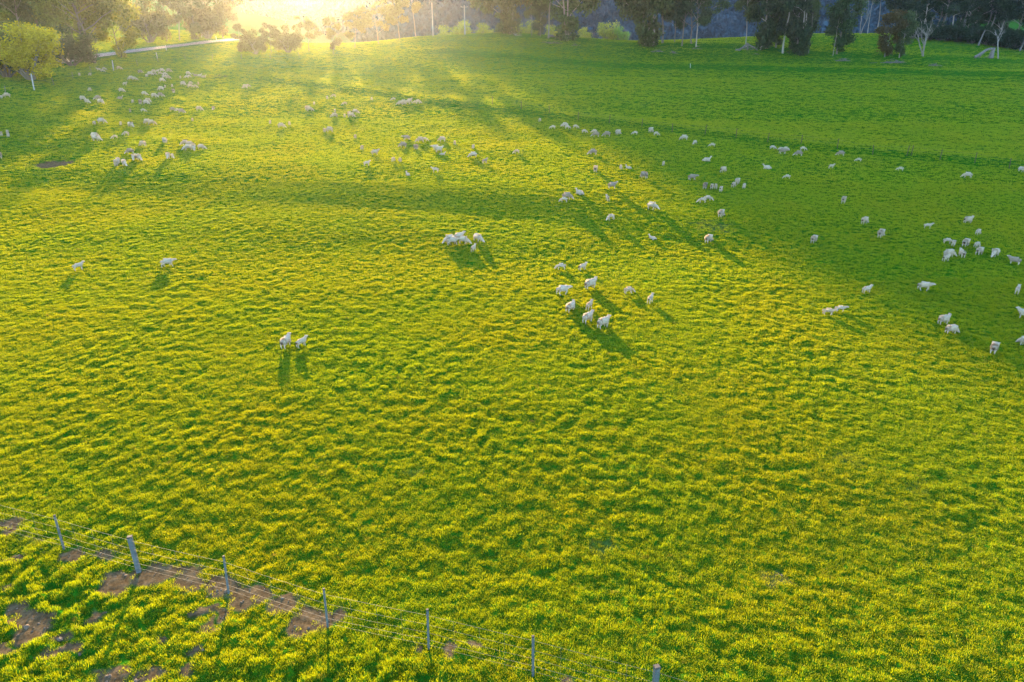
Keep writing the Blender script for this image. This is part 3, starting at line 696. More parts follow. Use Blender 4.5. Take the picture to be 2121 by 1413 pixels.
# px, py (foot of the trunk), height m, width factor, kind, leaf colour, bark colour, name, group, label
TREES = [
 (1043, 68, 34, .85, 'gumJ', OL, .8, 'gum_tree', TG_R, 'leafy olive gum tree, leftmost on the far rise with two pale trunks beside each other'),
 (1054, 71, 33, .8, 'gumI', (1.2, .85, .6), .8, 'gum_tree', TG_R, 'reddish-olive gum just right of the leftmost gum, above the fallen pale branch'),
 (1075, 68, 5.5, .7, 'thin', DG, .6, 'gum_tree', TG_R, 'tiny thin gum with a small dark tuft, right of the two leftmost gums'),
 (1101, 75, 11, .8, 'gumG', OL, .8, 'gum_tree', TG_R, 'slender gum with a small rounded top, left of the bushy green one'),
 (1119, 75, 15, .8, 'gumD', DG, .7, 'gum_tree', TG_R, 'bushy green gum leafed to the ground, left of the tall thin trunk'),
 (1135, 79, 38, .6, 'thin', OL, .7, 'gum_tree', TG_R, 'very tall thin gum with a bare pale trunk, above the brushwood logs'),
 (1177, 83, 35, 1.05, 'gumI', (.85, 1.0, .7), .7, 'gum_tree', TG_R, 'broad full gum with twin pale trunks, right end of the left clump on the rise'),
 (1334, 95, 35, .8, 'gumI', (.75, .8, .6), .9, 'gum_tree', TG_R, 'gum leafed down its trunk, leftmost of the middle clump on the rise'),
 (1352, 95, 37, .8, 'gumJ', (.8, .72, .6), .7, 'gum_tree', TG_R, 'thick-footed brownish gum, second from the left in the middle clump'),
 (1372, 89, 34, .8, 'gumA', DG, .35, 'gum_tree', TG_R, 'dark slim-trunked gum behind the thick brownish one in the middle clump'),
 (1397, 87, 14, .9, 'gumB', BL, .4, 'gum_tree', TG_R, 'small dark gum standing back in the heart of the middle clump'),
 (1412, 95, 19, 1.0, 'gumF', BL, .35, 'gum_tree', TG_R, 'dark gum with leaning trunk in the right half of the middle clump'),
 (1433, 91, 18, 1.1, 'gumH', DG, .35, 'gum_tree', TG_R, 'dense dark gum with a rounded crown, second from right in the middle clump'),
 (1442, 97, 17, 1.0, 'gumF', (.62, .72, .58), .9, 'gum_tree', TG_R, 'spreading gum with thin pale stems, right end of the middle clump'),
 (1546, 97, 17, .85, 'gumG', (.8, .85, .65), .8, 'gum_tree', TG_R, 'lone gum with clear trunk and rounded top over the upturned stump'),
 (1577, 103, 34, .9, 'gumD', DG, .9, 'gum_tree', TG_R, 'green gum leafed to its foot, leftmost of the row right of the upturned stump'),
 (1589, 102, 35, .85, 'gumE', (.6, .72, .6), .8, 'gum_tree', TG_R, 'tall green gum, second of the row right of the upturned stump'),
 (1607, 98, 33, .7, 'gumD', DG, .5, 'gum_tree', TG_R, 'narrow dark gum, third of the row right of the upturned stump'),
 (1621, 111, 31, .75, 'gumC', (.85, .7, .6), .8, 'gum_tree', TG_R, 'brownish gum with a stark pale lower trunk in the middle of the row'),
 (1649, 107, 31, .75, 'gumD', (.62, .58, .58), .8, 'gum_tree', TG_R, 'gum with a dark bushy skirt of leaves, left of the two crossing trunks'),
 (1663, 114, 33, .75, 'gumE', DG, .9, 'gum_tree', TG_R, 'tall narrow gum with two trunks near the right end of the row'),
 (1675, 110, 17, .6, 'thin', OL, .5, 'gum_tree', TG_R, 'thin leaning gum at the right end of the row, before the gap'),
 (1725, 115, 15, .55, 'gumC', DG, .8, 'gum_tree', TG_R, 'gum with one pale bare stem beside the dark pillar-shaped gum'),
 (1733, 111, 21, .95, 'gumD', (.58, .72, .52), .5, 'gum_tree', TG_R, 'dark green pillar-shaped gum standing alone left of a brush heap'),
 (1832, 118, 13, 1.15, 'gumD', (1.1, .62, .45), .5, 'gum_tree', TG_R, 'reddish-brown bushy gum above the widest brush heap'),
 (1862, 120, 13, .8, 'gumD', (.85, .85, .65), .8, 'gum_tree', TG_R, 'half-bare olive gum just right of the reddish-brown one'),
 (1912, 117, 12.5, 1.0, 'dead', OL, .6, 'dead_tree', TG_R, 'dead tree of several thin white stems on the right slope'),
 (2068, 122, 12, 1.0, 'dead2', OL, .5, 'dead_tree', TG_R, 'dead forked pale tree beside the fallen arched trunk'),
 (1782, 66, 17, .5, 'dead3', OL, .6, 'dead_tree', TG_R, 'bare white-stemmed tree standing on the skyline in the gap'),
 (1797, 66, 20, .5, 'gumG', BL, .8, 'gum_tree', TG_R, 'thin sparse gum on the skyline just right of the bare white stem'),
 (1817, 68, 22, .8, 'gumG', (.9, .75, .6), .8, 'gum_tree', TG_R, 'tall gum with a forked white bough behind the reddish-brown gum'),
 (1850, 70, 20, .9, 'gumA', DG, .8, 'gum_tree', TG_R, 'dark gum with a white upper stem behind the half-bare olive one'),
 (15, 160, 9, 1.0, 'bush', DG, .3, 'dark_tree', TG_L, 'low dark tree with two black stems at the left edge by the road'),
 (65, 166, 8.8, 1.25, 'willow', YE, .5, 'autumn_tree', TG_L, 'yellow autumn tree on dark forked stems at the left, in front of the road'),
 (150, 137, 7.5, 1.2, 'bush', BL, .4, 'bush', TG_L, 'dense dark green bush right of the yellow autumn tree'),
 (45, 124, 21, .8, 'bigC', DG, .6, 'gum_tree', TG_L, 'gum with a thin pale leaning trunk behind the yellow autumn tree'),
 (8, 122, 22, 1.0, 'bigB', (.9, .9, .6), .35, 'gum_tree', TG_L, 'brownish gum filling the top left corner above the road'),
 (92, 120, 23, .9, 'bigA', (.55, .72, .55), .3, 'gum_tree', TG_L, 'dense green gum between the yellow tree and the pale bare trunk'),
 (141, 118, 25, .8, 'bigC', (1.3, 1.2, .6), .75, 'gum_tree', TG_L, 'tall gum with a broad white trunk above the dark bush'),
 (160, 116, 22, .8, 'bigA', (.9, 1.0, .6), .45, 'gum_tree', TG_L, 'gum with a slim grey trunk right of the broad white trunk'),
 (178, 129, 24, 1.0, 'bigA', (1.4, 1.2, .55), .35, 'gum_tree', TG_L, 'tall gum with a dark brown trunk beside the paddock corner'),  # here and on the next two, golden backlight is put into the leaf colour
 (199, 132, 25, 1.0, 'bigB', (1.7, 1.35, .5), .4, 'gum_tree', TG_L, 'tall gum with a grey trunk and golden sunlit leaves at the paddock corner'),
 (252, 119, 14, 1.05, 'low', LIT_GOLD, .4, 'gum_tree', TG_L, 'low spreading sunlit golden gum whose boughs hang to the grass by the road'),
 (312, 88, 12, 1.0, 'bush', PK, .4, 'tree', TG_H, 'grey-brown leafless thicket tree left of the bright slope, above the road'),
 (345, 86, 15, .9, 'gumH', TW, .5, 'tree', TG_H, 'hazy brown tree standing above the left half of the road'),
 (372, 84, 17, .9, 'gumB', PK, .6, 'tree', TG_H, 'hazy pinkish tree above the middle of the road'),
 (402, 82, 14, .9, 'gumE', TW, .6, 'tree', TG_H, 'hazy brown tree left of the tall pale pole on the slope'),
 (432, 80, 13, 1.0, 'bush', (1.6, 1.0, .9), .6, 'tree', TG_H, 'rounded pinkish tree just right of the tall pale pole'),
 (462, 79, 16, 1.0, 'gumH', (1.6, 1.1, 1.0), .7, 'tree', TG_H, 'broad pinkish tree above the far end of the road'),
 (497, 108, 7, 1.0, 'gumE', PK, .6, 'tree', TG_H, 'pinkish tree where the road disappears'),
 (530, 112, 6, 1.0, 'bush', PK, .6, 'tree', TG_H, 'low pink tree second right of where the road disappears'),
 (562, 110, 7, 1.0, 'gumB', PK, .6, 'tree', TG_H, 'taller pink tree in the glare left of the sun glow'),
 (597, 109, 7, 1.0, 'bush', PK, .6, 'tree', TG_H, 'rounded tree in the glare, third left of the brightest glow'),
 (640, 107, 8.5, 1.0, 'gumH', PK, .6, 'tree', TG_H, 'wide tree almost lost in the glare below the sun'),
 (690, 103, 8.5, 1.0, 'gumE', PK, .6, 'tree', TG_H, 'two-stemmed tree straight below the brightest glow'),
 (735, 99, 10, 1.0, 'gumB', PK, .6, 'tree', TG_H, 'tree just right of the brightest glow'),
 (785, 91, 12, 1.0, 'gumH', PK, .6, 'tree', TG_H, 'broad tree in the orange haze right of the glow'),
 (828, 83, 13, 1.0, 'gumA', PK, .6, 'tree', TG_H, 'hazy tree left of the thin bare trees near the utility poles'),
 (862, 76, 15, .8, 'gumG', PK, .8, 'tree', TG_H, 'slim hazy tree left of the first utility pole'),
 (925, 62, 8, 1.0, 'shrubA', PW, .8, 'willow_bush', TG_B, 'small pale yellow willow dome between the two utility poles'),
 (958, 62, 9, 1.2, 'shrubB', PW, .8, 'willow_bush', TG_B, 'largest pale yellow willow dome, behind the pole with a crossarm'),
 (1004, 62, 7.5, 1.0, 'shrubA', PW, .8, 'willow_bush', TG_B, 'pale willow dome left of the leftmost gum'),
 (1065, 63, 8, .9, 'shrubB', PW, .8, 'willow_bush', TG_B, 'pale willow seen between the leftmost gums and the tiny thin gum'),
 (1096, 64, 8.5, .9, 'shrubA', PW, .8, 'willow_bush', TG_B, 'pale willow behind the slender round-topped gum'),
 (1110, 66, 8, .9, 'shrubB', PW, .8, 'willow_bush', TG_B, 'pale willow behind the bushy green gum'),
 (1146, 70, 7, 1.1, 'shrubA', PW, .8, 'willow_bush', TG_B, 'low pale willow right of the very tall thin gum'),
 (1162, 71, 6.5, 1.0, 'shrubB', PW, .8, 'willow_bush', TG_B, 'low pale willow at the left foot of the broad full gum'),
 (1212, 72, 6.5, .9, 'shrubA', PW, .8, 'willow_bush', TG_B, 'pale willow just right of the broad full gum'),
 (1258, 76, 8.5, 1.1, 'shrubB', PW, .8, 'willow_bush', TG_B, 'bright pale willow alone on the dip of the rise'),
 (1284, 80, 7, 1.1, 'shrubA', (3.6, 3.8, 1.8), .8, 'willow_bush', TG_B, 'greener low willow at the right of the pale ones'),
]
# the dark wood on the right
WOODT = [(1875, 74, 21, 'gumA', 'half in front of the blue hill, left edge of the wood'), (1893, 76, 24, 'gumH', 'second from the left edge of the wood'), (1915, 78, 22, 'gumE', 'behind the dead many-stemmed tree'),
         (1934, 79, 20, 'gumB', 'right of the dead many-stemmed tree'), (1951, 80, 25, 'gumC', 'with a straight pale upper trunk'), (1968, 82, 21, 'gumF', 'behind the reddish bare bole'), (1985, 84, 24, 'gumG', 'tallest of the sparse ones in the wood'),
         (1998, 85, 19, 'gumD', 'leafed to the ground behind the left white stump'), (2014, 86, 23, 'gumH', 'between the two white stumps'), (2032, 88, 22, 'gumB', 'behind the right white stump'),
         (2048, 90, 24, 'gumA', 'left of the dead forked tree'), (2065, 92, 20, 'gumH', 'directly behind the dead forked tree'), (2082, 94, 22, 'gumE', 'right of the dead forked tree'),
         (2100, 98, 20, 'gumF', 'with low boughs beside the leaning white trunk'), (2118, 101, 22, 'gumH', 'darkest crown at the right edge'), (2140, 104, 22, 'gumB', 'cut off by the right edge'), (2165, 108, 22, 'gumA', 'just past the right edge'),
         (1905, 73, 24, 'gumB', 'back row, left of centre'), (1945, 76, 25, 'gumH', 'back row above the pale trunk'), (1980, 79, 26, 'gumB', 'back row, centre of the wood'), (2022, 82, 26, 'gumH', 'back row above the white stumps'),
         (2060, 86, 26, 'gumB', 'back row above the dead forked tree'), (2100, 91, 25, 'gumH', 'back row near the right edge'), (2135, 96, 25, 'gumE', 'back row at the very right')]
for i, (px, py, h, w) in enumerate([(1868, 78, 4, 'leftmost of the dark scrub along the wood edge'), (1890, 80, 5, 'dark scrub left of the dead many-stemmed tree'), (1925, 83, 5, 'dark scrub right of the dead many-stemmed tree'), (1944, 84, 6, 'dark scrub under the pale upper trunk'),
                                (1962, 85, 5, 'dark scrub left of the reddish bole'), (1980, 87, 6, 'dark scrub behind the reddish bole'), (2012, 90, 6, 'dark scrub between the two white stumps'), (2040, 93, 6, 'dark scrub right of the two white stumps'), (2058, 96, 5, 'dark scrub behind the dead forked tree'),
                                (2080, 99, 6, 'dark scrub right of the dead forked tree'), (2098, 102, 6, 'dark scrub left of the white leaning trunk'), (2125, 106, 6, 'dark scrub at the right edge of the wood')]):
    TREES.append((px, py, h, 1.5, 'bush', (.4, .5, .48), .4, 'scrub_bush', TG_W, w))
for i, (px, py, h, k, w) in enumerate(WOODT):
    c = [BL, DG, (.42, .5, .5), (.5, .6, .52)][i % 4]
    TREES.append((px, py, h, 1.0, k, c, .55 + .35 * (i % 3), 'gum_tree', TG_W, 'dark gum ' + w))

def near_ground(px, py, far):
    """feet meant for this side of a crest stay on this side"""
    p = ground_at(px, py, shaped_z)
    while math.hypot(*p) > far * (1 + .22 * abs(px - CX) / 1060) and py < 260:
        py += 1.0; p = ground_at(px, py, shaped_z)
    return p
def plant(px, py, h, wf, kind, leafc, barkc, name, group, label, rz=None, xy=None):
    p = near_ground(px, py, 270 if group != TG_W else 330)
    if group == TG_B: p = p * 1.0 + p / np.hypot(*p) * 34.0        # these stand beyond the rise
    z = float(shaped_z(*p)) - .05
    t = empty(name, (p[0], p[1], z), label, 'dead tree' if kind.startswith('dead') else ('bush' if 'bush' in name else 'tree'), group, rnd.uniform(0, 6.28) if rz is None else rz)
    t.scale = (h * wf, h * wf, h)
    tr, cr = KINDS[kind]
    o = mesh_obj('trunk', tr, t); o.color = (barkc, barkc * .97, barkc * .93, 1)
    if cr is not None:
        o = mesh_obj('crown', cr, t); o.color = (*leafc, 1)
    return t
for T in TREES:
    py = T[1]; px = T[0]
    if T[8] == TG_B:
        # foot hidden behind the rise: take the line of the crest
        cr_ = [(900, 72), (1060, 72), (1180, 80), (1300, 87)]
        py = float(np.interp(px, [c[0] for c in cr_], [c[1] for c in cr_]))
        T = (px, py, T[2] * .78) + T[3:]
    plant(*T)

# ---------------------------------------------------------------- forest on the far mountain
cl_src = bpy.data.collections.new('forest_sources')
for k in range(4):
    g_ = np.random.default_rng(60 + k); r = random.Random(60 + k)
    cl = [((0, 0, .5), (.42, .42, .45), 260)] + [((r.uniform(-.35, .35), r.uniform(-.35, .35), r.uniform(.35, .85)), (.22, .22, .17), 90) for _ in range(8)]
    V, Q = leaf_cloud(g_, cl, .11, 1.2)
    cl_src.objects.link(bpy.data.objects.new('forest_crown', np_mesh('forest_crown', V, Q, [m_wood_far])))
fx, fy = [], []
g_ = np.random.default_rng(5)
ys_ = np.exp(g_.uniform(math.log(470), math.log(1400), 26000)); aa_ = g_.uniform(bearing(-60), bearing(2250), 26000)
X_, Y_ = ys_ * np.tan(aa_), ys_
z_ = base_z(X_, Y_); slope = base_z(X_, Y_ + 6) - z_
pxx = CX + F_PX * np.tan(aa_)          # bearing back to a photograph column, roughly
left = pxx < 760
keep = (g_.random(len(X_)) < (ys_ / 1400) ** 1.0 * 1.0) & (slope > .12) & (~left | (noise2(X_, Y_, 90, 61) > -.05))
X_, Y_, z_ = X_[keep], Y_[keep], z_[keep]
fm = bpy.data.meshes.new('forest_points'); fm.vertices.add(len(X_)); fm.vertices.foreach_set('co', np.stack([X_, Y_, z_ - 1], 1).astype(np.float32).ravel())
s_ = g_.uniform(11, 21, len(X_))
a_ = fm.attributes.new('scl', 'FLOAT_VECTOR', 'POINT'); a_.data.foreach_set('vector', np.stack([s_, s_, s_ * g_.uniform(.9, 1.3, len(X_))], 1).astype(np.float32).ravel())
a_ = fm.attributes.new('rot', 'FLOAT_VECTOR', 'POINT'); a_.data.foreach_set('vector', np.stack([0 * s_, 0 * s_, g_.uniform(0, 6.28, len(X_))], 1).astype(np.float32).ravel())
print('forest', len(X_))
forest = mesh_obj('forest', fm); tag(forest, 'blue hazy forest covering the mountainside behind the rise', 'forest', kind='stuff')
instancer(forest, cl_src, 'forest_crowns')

# ---------------------------------------------------------------- windfall heaps, fallen trunks, stumps
def sticks(seed, n, L, H, W, rad=.09, mat=m_dead):
    r = random.Random(seed); wd = Wood()
    for i in range(n):
        c = Vector((r.gauss(0, L * .25), r.gauss(0, W * .25), abs(r.gauss(.1, H * .35)))); c.z *= max(.15, 1 - abs(c.x) / (L * .6))
        a = r.gauss(0, .6); l = r.uniform(.25, .6) * L * .7
        d = Vector((math.cos(a), math.sin(a), r.uniform(-.25, .35))) * l * .5
        p, q = c - d, c + d; p.z = max(p.z, .02); q.z = max(q.z, .05)
        rr = rad * r.uniform(.35, 1.2)
        wd.limb(bend(r, p, q, 3, l * .05), [rr, rr * .9, rr * .7, rr * .4], 5)
    return wd.build('brush', [mat])
HEAPG = 'heaps of dead branches on the far slope'
for i, (px, py, L_, H_, n, label) in enumerate([
    (1138, 90, 5.5, .7, 16, 'long low heap of grey logs below the very tall thin gum'), (1190, 95, 2.4, .6, 10, 'small dark heap of branches below the broad full gum'),
    (1362, 108, 3.6, .9, 16, 'grey branch heap left of the two below the middle clump'), (1392, 111, 3.0, 1.1, 14, 'spiky grey branch heap right of the two below the middle clump'),
    (1444, 102, 2.4, 1.0, 16, 'dark clump of debris at the foot of the spreading gum'), (1749, 127, 3.9, 1.3, 40, 'tall grey brush heap below the pillar-shaped gum'),
    (1852, 131, 5.0, 1.3, 46, 'widest brush heap, below the reddish-brown gum'), (1936, 137, 3.4, .9, 28, 'low brush heap at the right below the dead many-stemmed tree'),
    (1566, 113, 1.6, .4, 8, 'small scrap of branches right of the upturned stump')]):
    p = near_ground(px, py, 275)
    o = mesh_obj('brush_heap', sticks(200 + i, n, L_, H_, L_ * .5), loc=(p[0], p[1], float(shaped_z(*p)))); tag(o, label, 'brush heap', HEAPG)
def fallen(name, px, py, pts, radii, label, mat=m_dead, extra=0, seed=1):
    p = near_ground(px, py, 275); r = random.Random(seed); wd = Wood()
    for pp, rr in zip(pts, radii):
        V_ = [Vector(q) for q in pp]; wd.limb(V_, list(np.linspace(rr[0], rr[1], len(V_))), 7)
    for k in range(extra):
        a = Vector((r.gauss(0, 1), r.gauss(0, .5), r.uniform(.1, 1.2))); wd.limb(bend(r, a, a + Vector((r.uniform(-1.2, 1.2), r.uniform(-.6, .6), r.uniform(-.3, .7))), 2, .1), [.08, .06, .03], 5)
    o = mesh_obj(name, wd.build(name, [mat]), loc=(p[0], p[1], float(shaped_z(*p)))); return tag(o, label, 'fallen tree' if name != 'tree_stump' else 'stump')
fallen('fallen_tree', 1549, 105, [[(-3.4, 0, .1), (-2.4, 0, .35), (-1.4, 0, 1.0), (-.5, 0, 1.9)], [(-.5, .1, 1.9), (.6, 0, 1.3), (1.8, 0, .8), (2.8, 0, .1)], [(-.4, 0, 1.9), (-.1, .4, 1.0), (.1, .7, 0)], [(-3.6, .2, .25), (-2.9, 0, .2), (-2.2, 0, .1)]],
       [(.28, .2), (.24, .14), (.25, .2), (.3, .2)], 'upturned dead stump with two long roots like legs, under the lone gum', extra=16, seed=5)
fallen('fallen_tree', 1066, 74, [[(-1.2, .3, 1.3), (-.5, 0, .7), (.3, -.2, .15)], [(.2, -.2, .2), (1.2, -.3, .12), (2.2, -.5, .08)]], [(.17, .2), (.16, .08)], 'pale fallen branch propped on the grass below the leftmost gums', m_bark)
fallen('fallen_tree', 1141, 78, [[(-.7, 0, .35), (0, 0, .5), (.9, 0, .3)], [(.4, 0, .3), (1.8, 0, .2), (3.0, 0, .1)]], [(.4, .3), (.16, .08)], 'reddish fallen log at the foot of the very tall thin gum')
fallen('fallen_tree', 2046, 121, [[(-3.6, 0, .3), (-2.2, 0, 1.1), (-.9, 0, 2.1), (.1, 0, 2.4), (.9, 0, 2.4)], [(.9, 0, 2.5), (.7, 0, 1.2), (.7, 0, 0)], [(1.2, 0, 2.7), (1.1, .1, 1.3), (1.2, .1, 0)], [(-2.6, -.3, .1), (-2.1, -.3, 1.0), (-1.0, -.2, 2.0)]],
       [(.42, .25), (.38, .5), (.25, .4), (.12, .16)], 'grey dead trunk fallen in an arch beside the dead forked tree', extra=4, seed=9)
for px, py, h, lx, label in ((2004, 88, 4.8, 1.0, 'left of the two white leaning stumps before the dark wood'), (2026, 95, 4.6, 1.1, 'right of the two white leaning stumps before the dark wood'), (2112, 106, 6, 1.6, 'white leaning trunk by the dark wood at the right edge'), (1990, 86, 6.5, .0, 'reddish bare bole at the edge of the dark wood')):
    red = 'reddish' in label
    fallen('tree_stump', px, py, [[(0, 0, -.1), (lx * .3, 0, h * .35), (lx * .7, 0, h * .75), (lx, 0, h)]], [(.26 if not red else .5, .15 if not red else .35)], label, m_dead)

# ---------------------------------------------------------------- utility poles and road markers
def pole(px, py, h, label, arm=True):
    p = near_ground(px, py, 275); t = empty('utility_pole', (p[0], p[1], float(shaped_z(*p))), label, 'utility pole', 'utility poles beyond the paddock')
    wd = Wood(); wd.limb([Vector((0, 0, -.2)), Vector((0, 0, h * .5)), Vector((0, 0, h))], [.19, .16, .13], 8); mesh_obj('pole', wd.build('pole', [m_white]), t)
    if arm:
        wd = Wood(); wd.limb([Vector((-1.0, 0, h - .5)), Vector((0, -.16, h - .5)), Vector((1.0, 0, h - .5))], [.07, .08, .07], 4); mesh_obj('crossarm', wd.build('crossarm', [m_white]), t)
        for x in (-.95, .95, 0.0):
            wd = Wood(); wd.limb([Vector((x, 0, h - .45)), Vector((x, 0, h - .3)), Vector((x, 0, h - .2))], [.05, .09, .04], 6); mesh_obj('insulator', wd.build('insulator', [m_white]), t)
pole(963, 71, 8.2, 'white utility pole with a crossarm before the largest willow dome')
pole(897, 73, 9.5, 'white utility pole without a crossarm in the glare, left of the willow domes', False)
pole(418, 78, 13, 'tall pale pole on the hazy slope above the road', False)
for px, py, h, label in ((345, 105, 1.3, 'white roadside post near the left end of the hazy road'), (449, 85, 1.4, 'white roadside post near the far end of the road'), (235, 146, 1.9, 'pale marker post under the golden gum at the paddock edge'),
                         (71, 187, 2.4, 'leaning grey post in the rough grass under the yellow autumn tree'), (326, 121, 1.3, 'short white post leaning beside the paddock edge'), (1430, 141, 1.1, 'small white peg in the dip below the middle clump')):
    p = near_ground(px, py, 275); wd = Wood(); lean = rnd.uniform(-.15, .15)
    wd.limb([Vector((0, 0, -.1)), Vector((lean * .5, 0, h * .5)), Vector((lean, 0, h))], [.09, .09, .08], 6)
    tag(mesh_obj('marker_post', wd.build('marker_post', [m_white]), loc=(p[0], p[1], float(land_z(*p)))), label, 'post', 'small posts at the paddock edge')

# ---------------------------------------------------------------- fences
def wire_path(pts, sag, r, name, parent, o0):
    wd = Wood(); P = []
    for a, b in zip(pts[:-1], pts[1:]):
        for k in range(4):
            t = k / 4; q = a.lerp(b, t); q.z -= sag * 4 * t * (1 - t); P.append(q - o0)
    P.append(pts[-1] - o0)
    wd.limb(P, [r] * len(P), 4)
    return mesh_obj(name, wd.build(name, [m_wire]), parent)
def box_post(w, d, h, z0=-.35):
    x, y = w / 2, d / 2
    # an open steel section: web and two flanges, seen from above as a U
    t = w * .22
    V, Fq = [], []
    def bx(x0, x1, y0, y1, za, zb):
        b = len(V)
        V.extend([(X_, Y_, Z_) for Z_ in (za, zb) for X_, Y_ in ((x0, y0), (x1, y0), (x1, y1), (x0, y1))])
        Fq.extend([tuple(b + a for a in f) for f in ((0, 3, 2, 1), (4, 5, 6, 7), (0, 1, 5, 4), (1, 2, 6, 5), (2, 3, 7, 6), (3, 0, 4, 7))])
    bx(-x, x, -y, -y + t, z0, h); bx(-x, -x + t, -y + t, y, z0, h); bx(x - t, x, -y + t, y, z0, h)
    return np_mesh('post', V, [tuple(f) for f in Fq], [m_steel])
def box_cap(w, d, h, m):
    V, Fq = [], []
    b = 0
    V = [(X_, Y_, Z_) for Z_, k in ((h, 1), (h + .03, 1), (h + .05, .8)) for X_, Y_ in ((-w / 2 * k, -d / 2 * k), (w / 2 * k, -d / 2 * k), (w / 2 * k, d / 2 * k), (-w / 2 * k, d / 2 * k))]
    for l in (0, 4):
        for k in range(4): Fq.append((l + k, l + (k + 1) % 4, l + 4 + (k + 1) % 4, l + 4 + k))
    Fq += [(3, 2, 1, 0), (8, 9, 10, 11)]
    return np_mesh('cap', V, Fq, [m])
H_POST = 1.42
F0 = Vector((P_FENCE[2][0], P_FENCE[2][1], land_z(*P_FENCE[2])))
fence = empty('wire_fence', F0, 'steel wire stock fence with grey posts crossing the near left corner', 'fence')
heads = []
for i, p in enumerate(P_FENCE):
    z = float(shaped_z(*p)); big = i in (3, 8)
    w = .14 if big else .062
    po = mesh_obj('post', box_post(w, w * .8, H_POST), fence, Vector((p[0], p[1], z)) - F0)
    if i == 3: po['label'] = 'thick strainer post with a broad cap'
    po.rotation_euler = (rnd.uniform(-.03, .03), rnd.uniform(-.03, .03), .28)
    mesh_obj('cap', box_cap(w * 1.18, w * 1.05, H_POST + .002, m_cap), po)
    heads.append(Vector((p[0], p[1], z)))
for k, hz_ in enumerate((1.33, .98, .68, .42, .22)):
    wire_path([h + Vector((0, -.05, hz_)) for h in heads], .015, .0026 if k not in (0, 3) else .0032, 'wire', fence, F0)
dr = []
Vd, Fd = [], []
wd = Wood()
for a, b in zip(heads[:-1], heads[1:]):
    for k in range(1, 4):
        q = a.lerp(b, k / 4 + rnd.uniform(-.02, .02)) - F0 + Vector((0, -.05, 0))
        w2 = Wood(); w2.limb([q + Vector((0, 0, .18)), q + Vector((.01, 0, .7)), q + Vector((0, 0, 1.34))], [.0024] * 3, 4)
        mesh_obj('dropper', w2.build('dropper', [m_wire]), fence)

def picket_fence(P_px, label, h=1.15, mat=m_rust, lean=.05, wires=(1.0, .6)):
    pts = [ground_at(a, b) for a, b in P_px]
    H0 = Vector((pts[0][0], pts[0][1], land_z(*pts[0])))
    f = empty('wire_fence', H0, label, 'fence')
    hd = []
    wdm = Wood(); wdm.limb([Vector((0, 0, -.2)), Vector((0, 0, h * .5)), Vector((0, 0, h))], [.045, .045, .04], 5); pm = wdm.build('picket', [mat])
    for p in pts:
        v = Vector((p[0], p[1], float(shaped_z(*p)))); o = mesh_obj('post', pm, f, v - H0)
        o.rotation_euler = (rnd.uniform(-lean, lean), rnd.uniform(-lean, lean) * 2, 0); hd.append(v)
    for w_ in wires: wire_path([q + Vector((0, 0, w_)) for q in hd], .03, .006, 'wire', f, H0)
    return f
picket_fence([(1020, 222), (1080, 232), (1138, 240), (1197, 251), (1262, 258), (1329, 266), (1392, 275), (1460, 281), (1524, 289), (1589, 299), (1658, 305), (1733, 313), (1807, 323), (1877, 327), (1886, 327), (1946, 334), (2018, 341), (2090, 350), (2170, 360)],
             'thin dark picket fence crossing the middle of the paddock to the right edge')
picket_fence([(-60, 205), (12, 196), (71, 186), (112, 176), (152, 164), (190, 152), (235, 145), (285, 136), (328, 129), (385, 125), (440, 124), (500, 123), (560, 122), (620, 119), (690, 113)],
             'grey fence along the left edge of the paddock below the roadside trees', 1.2, m_dead, .1)
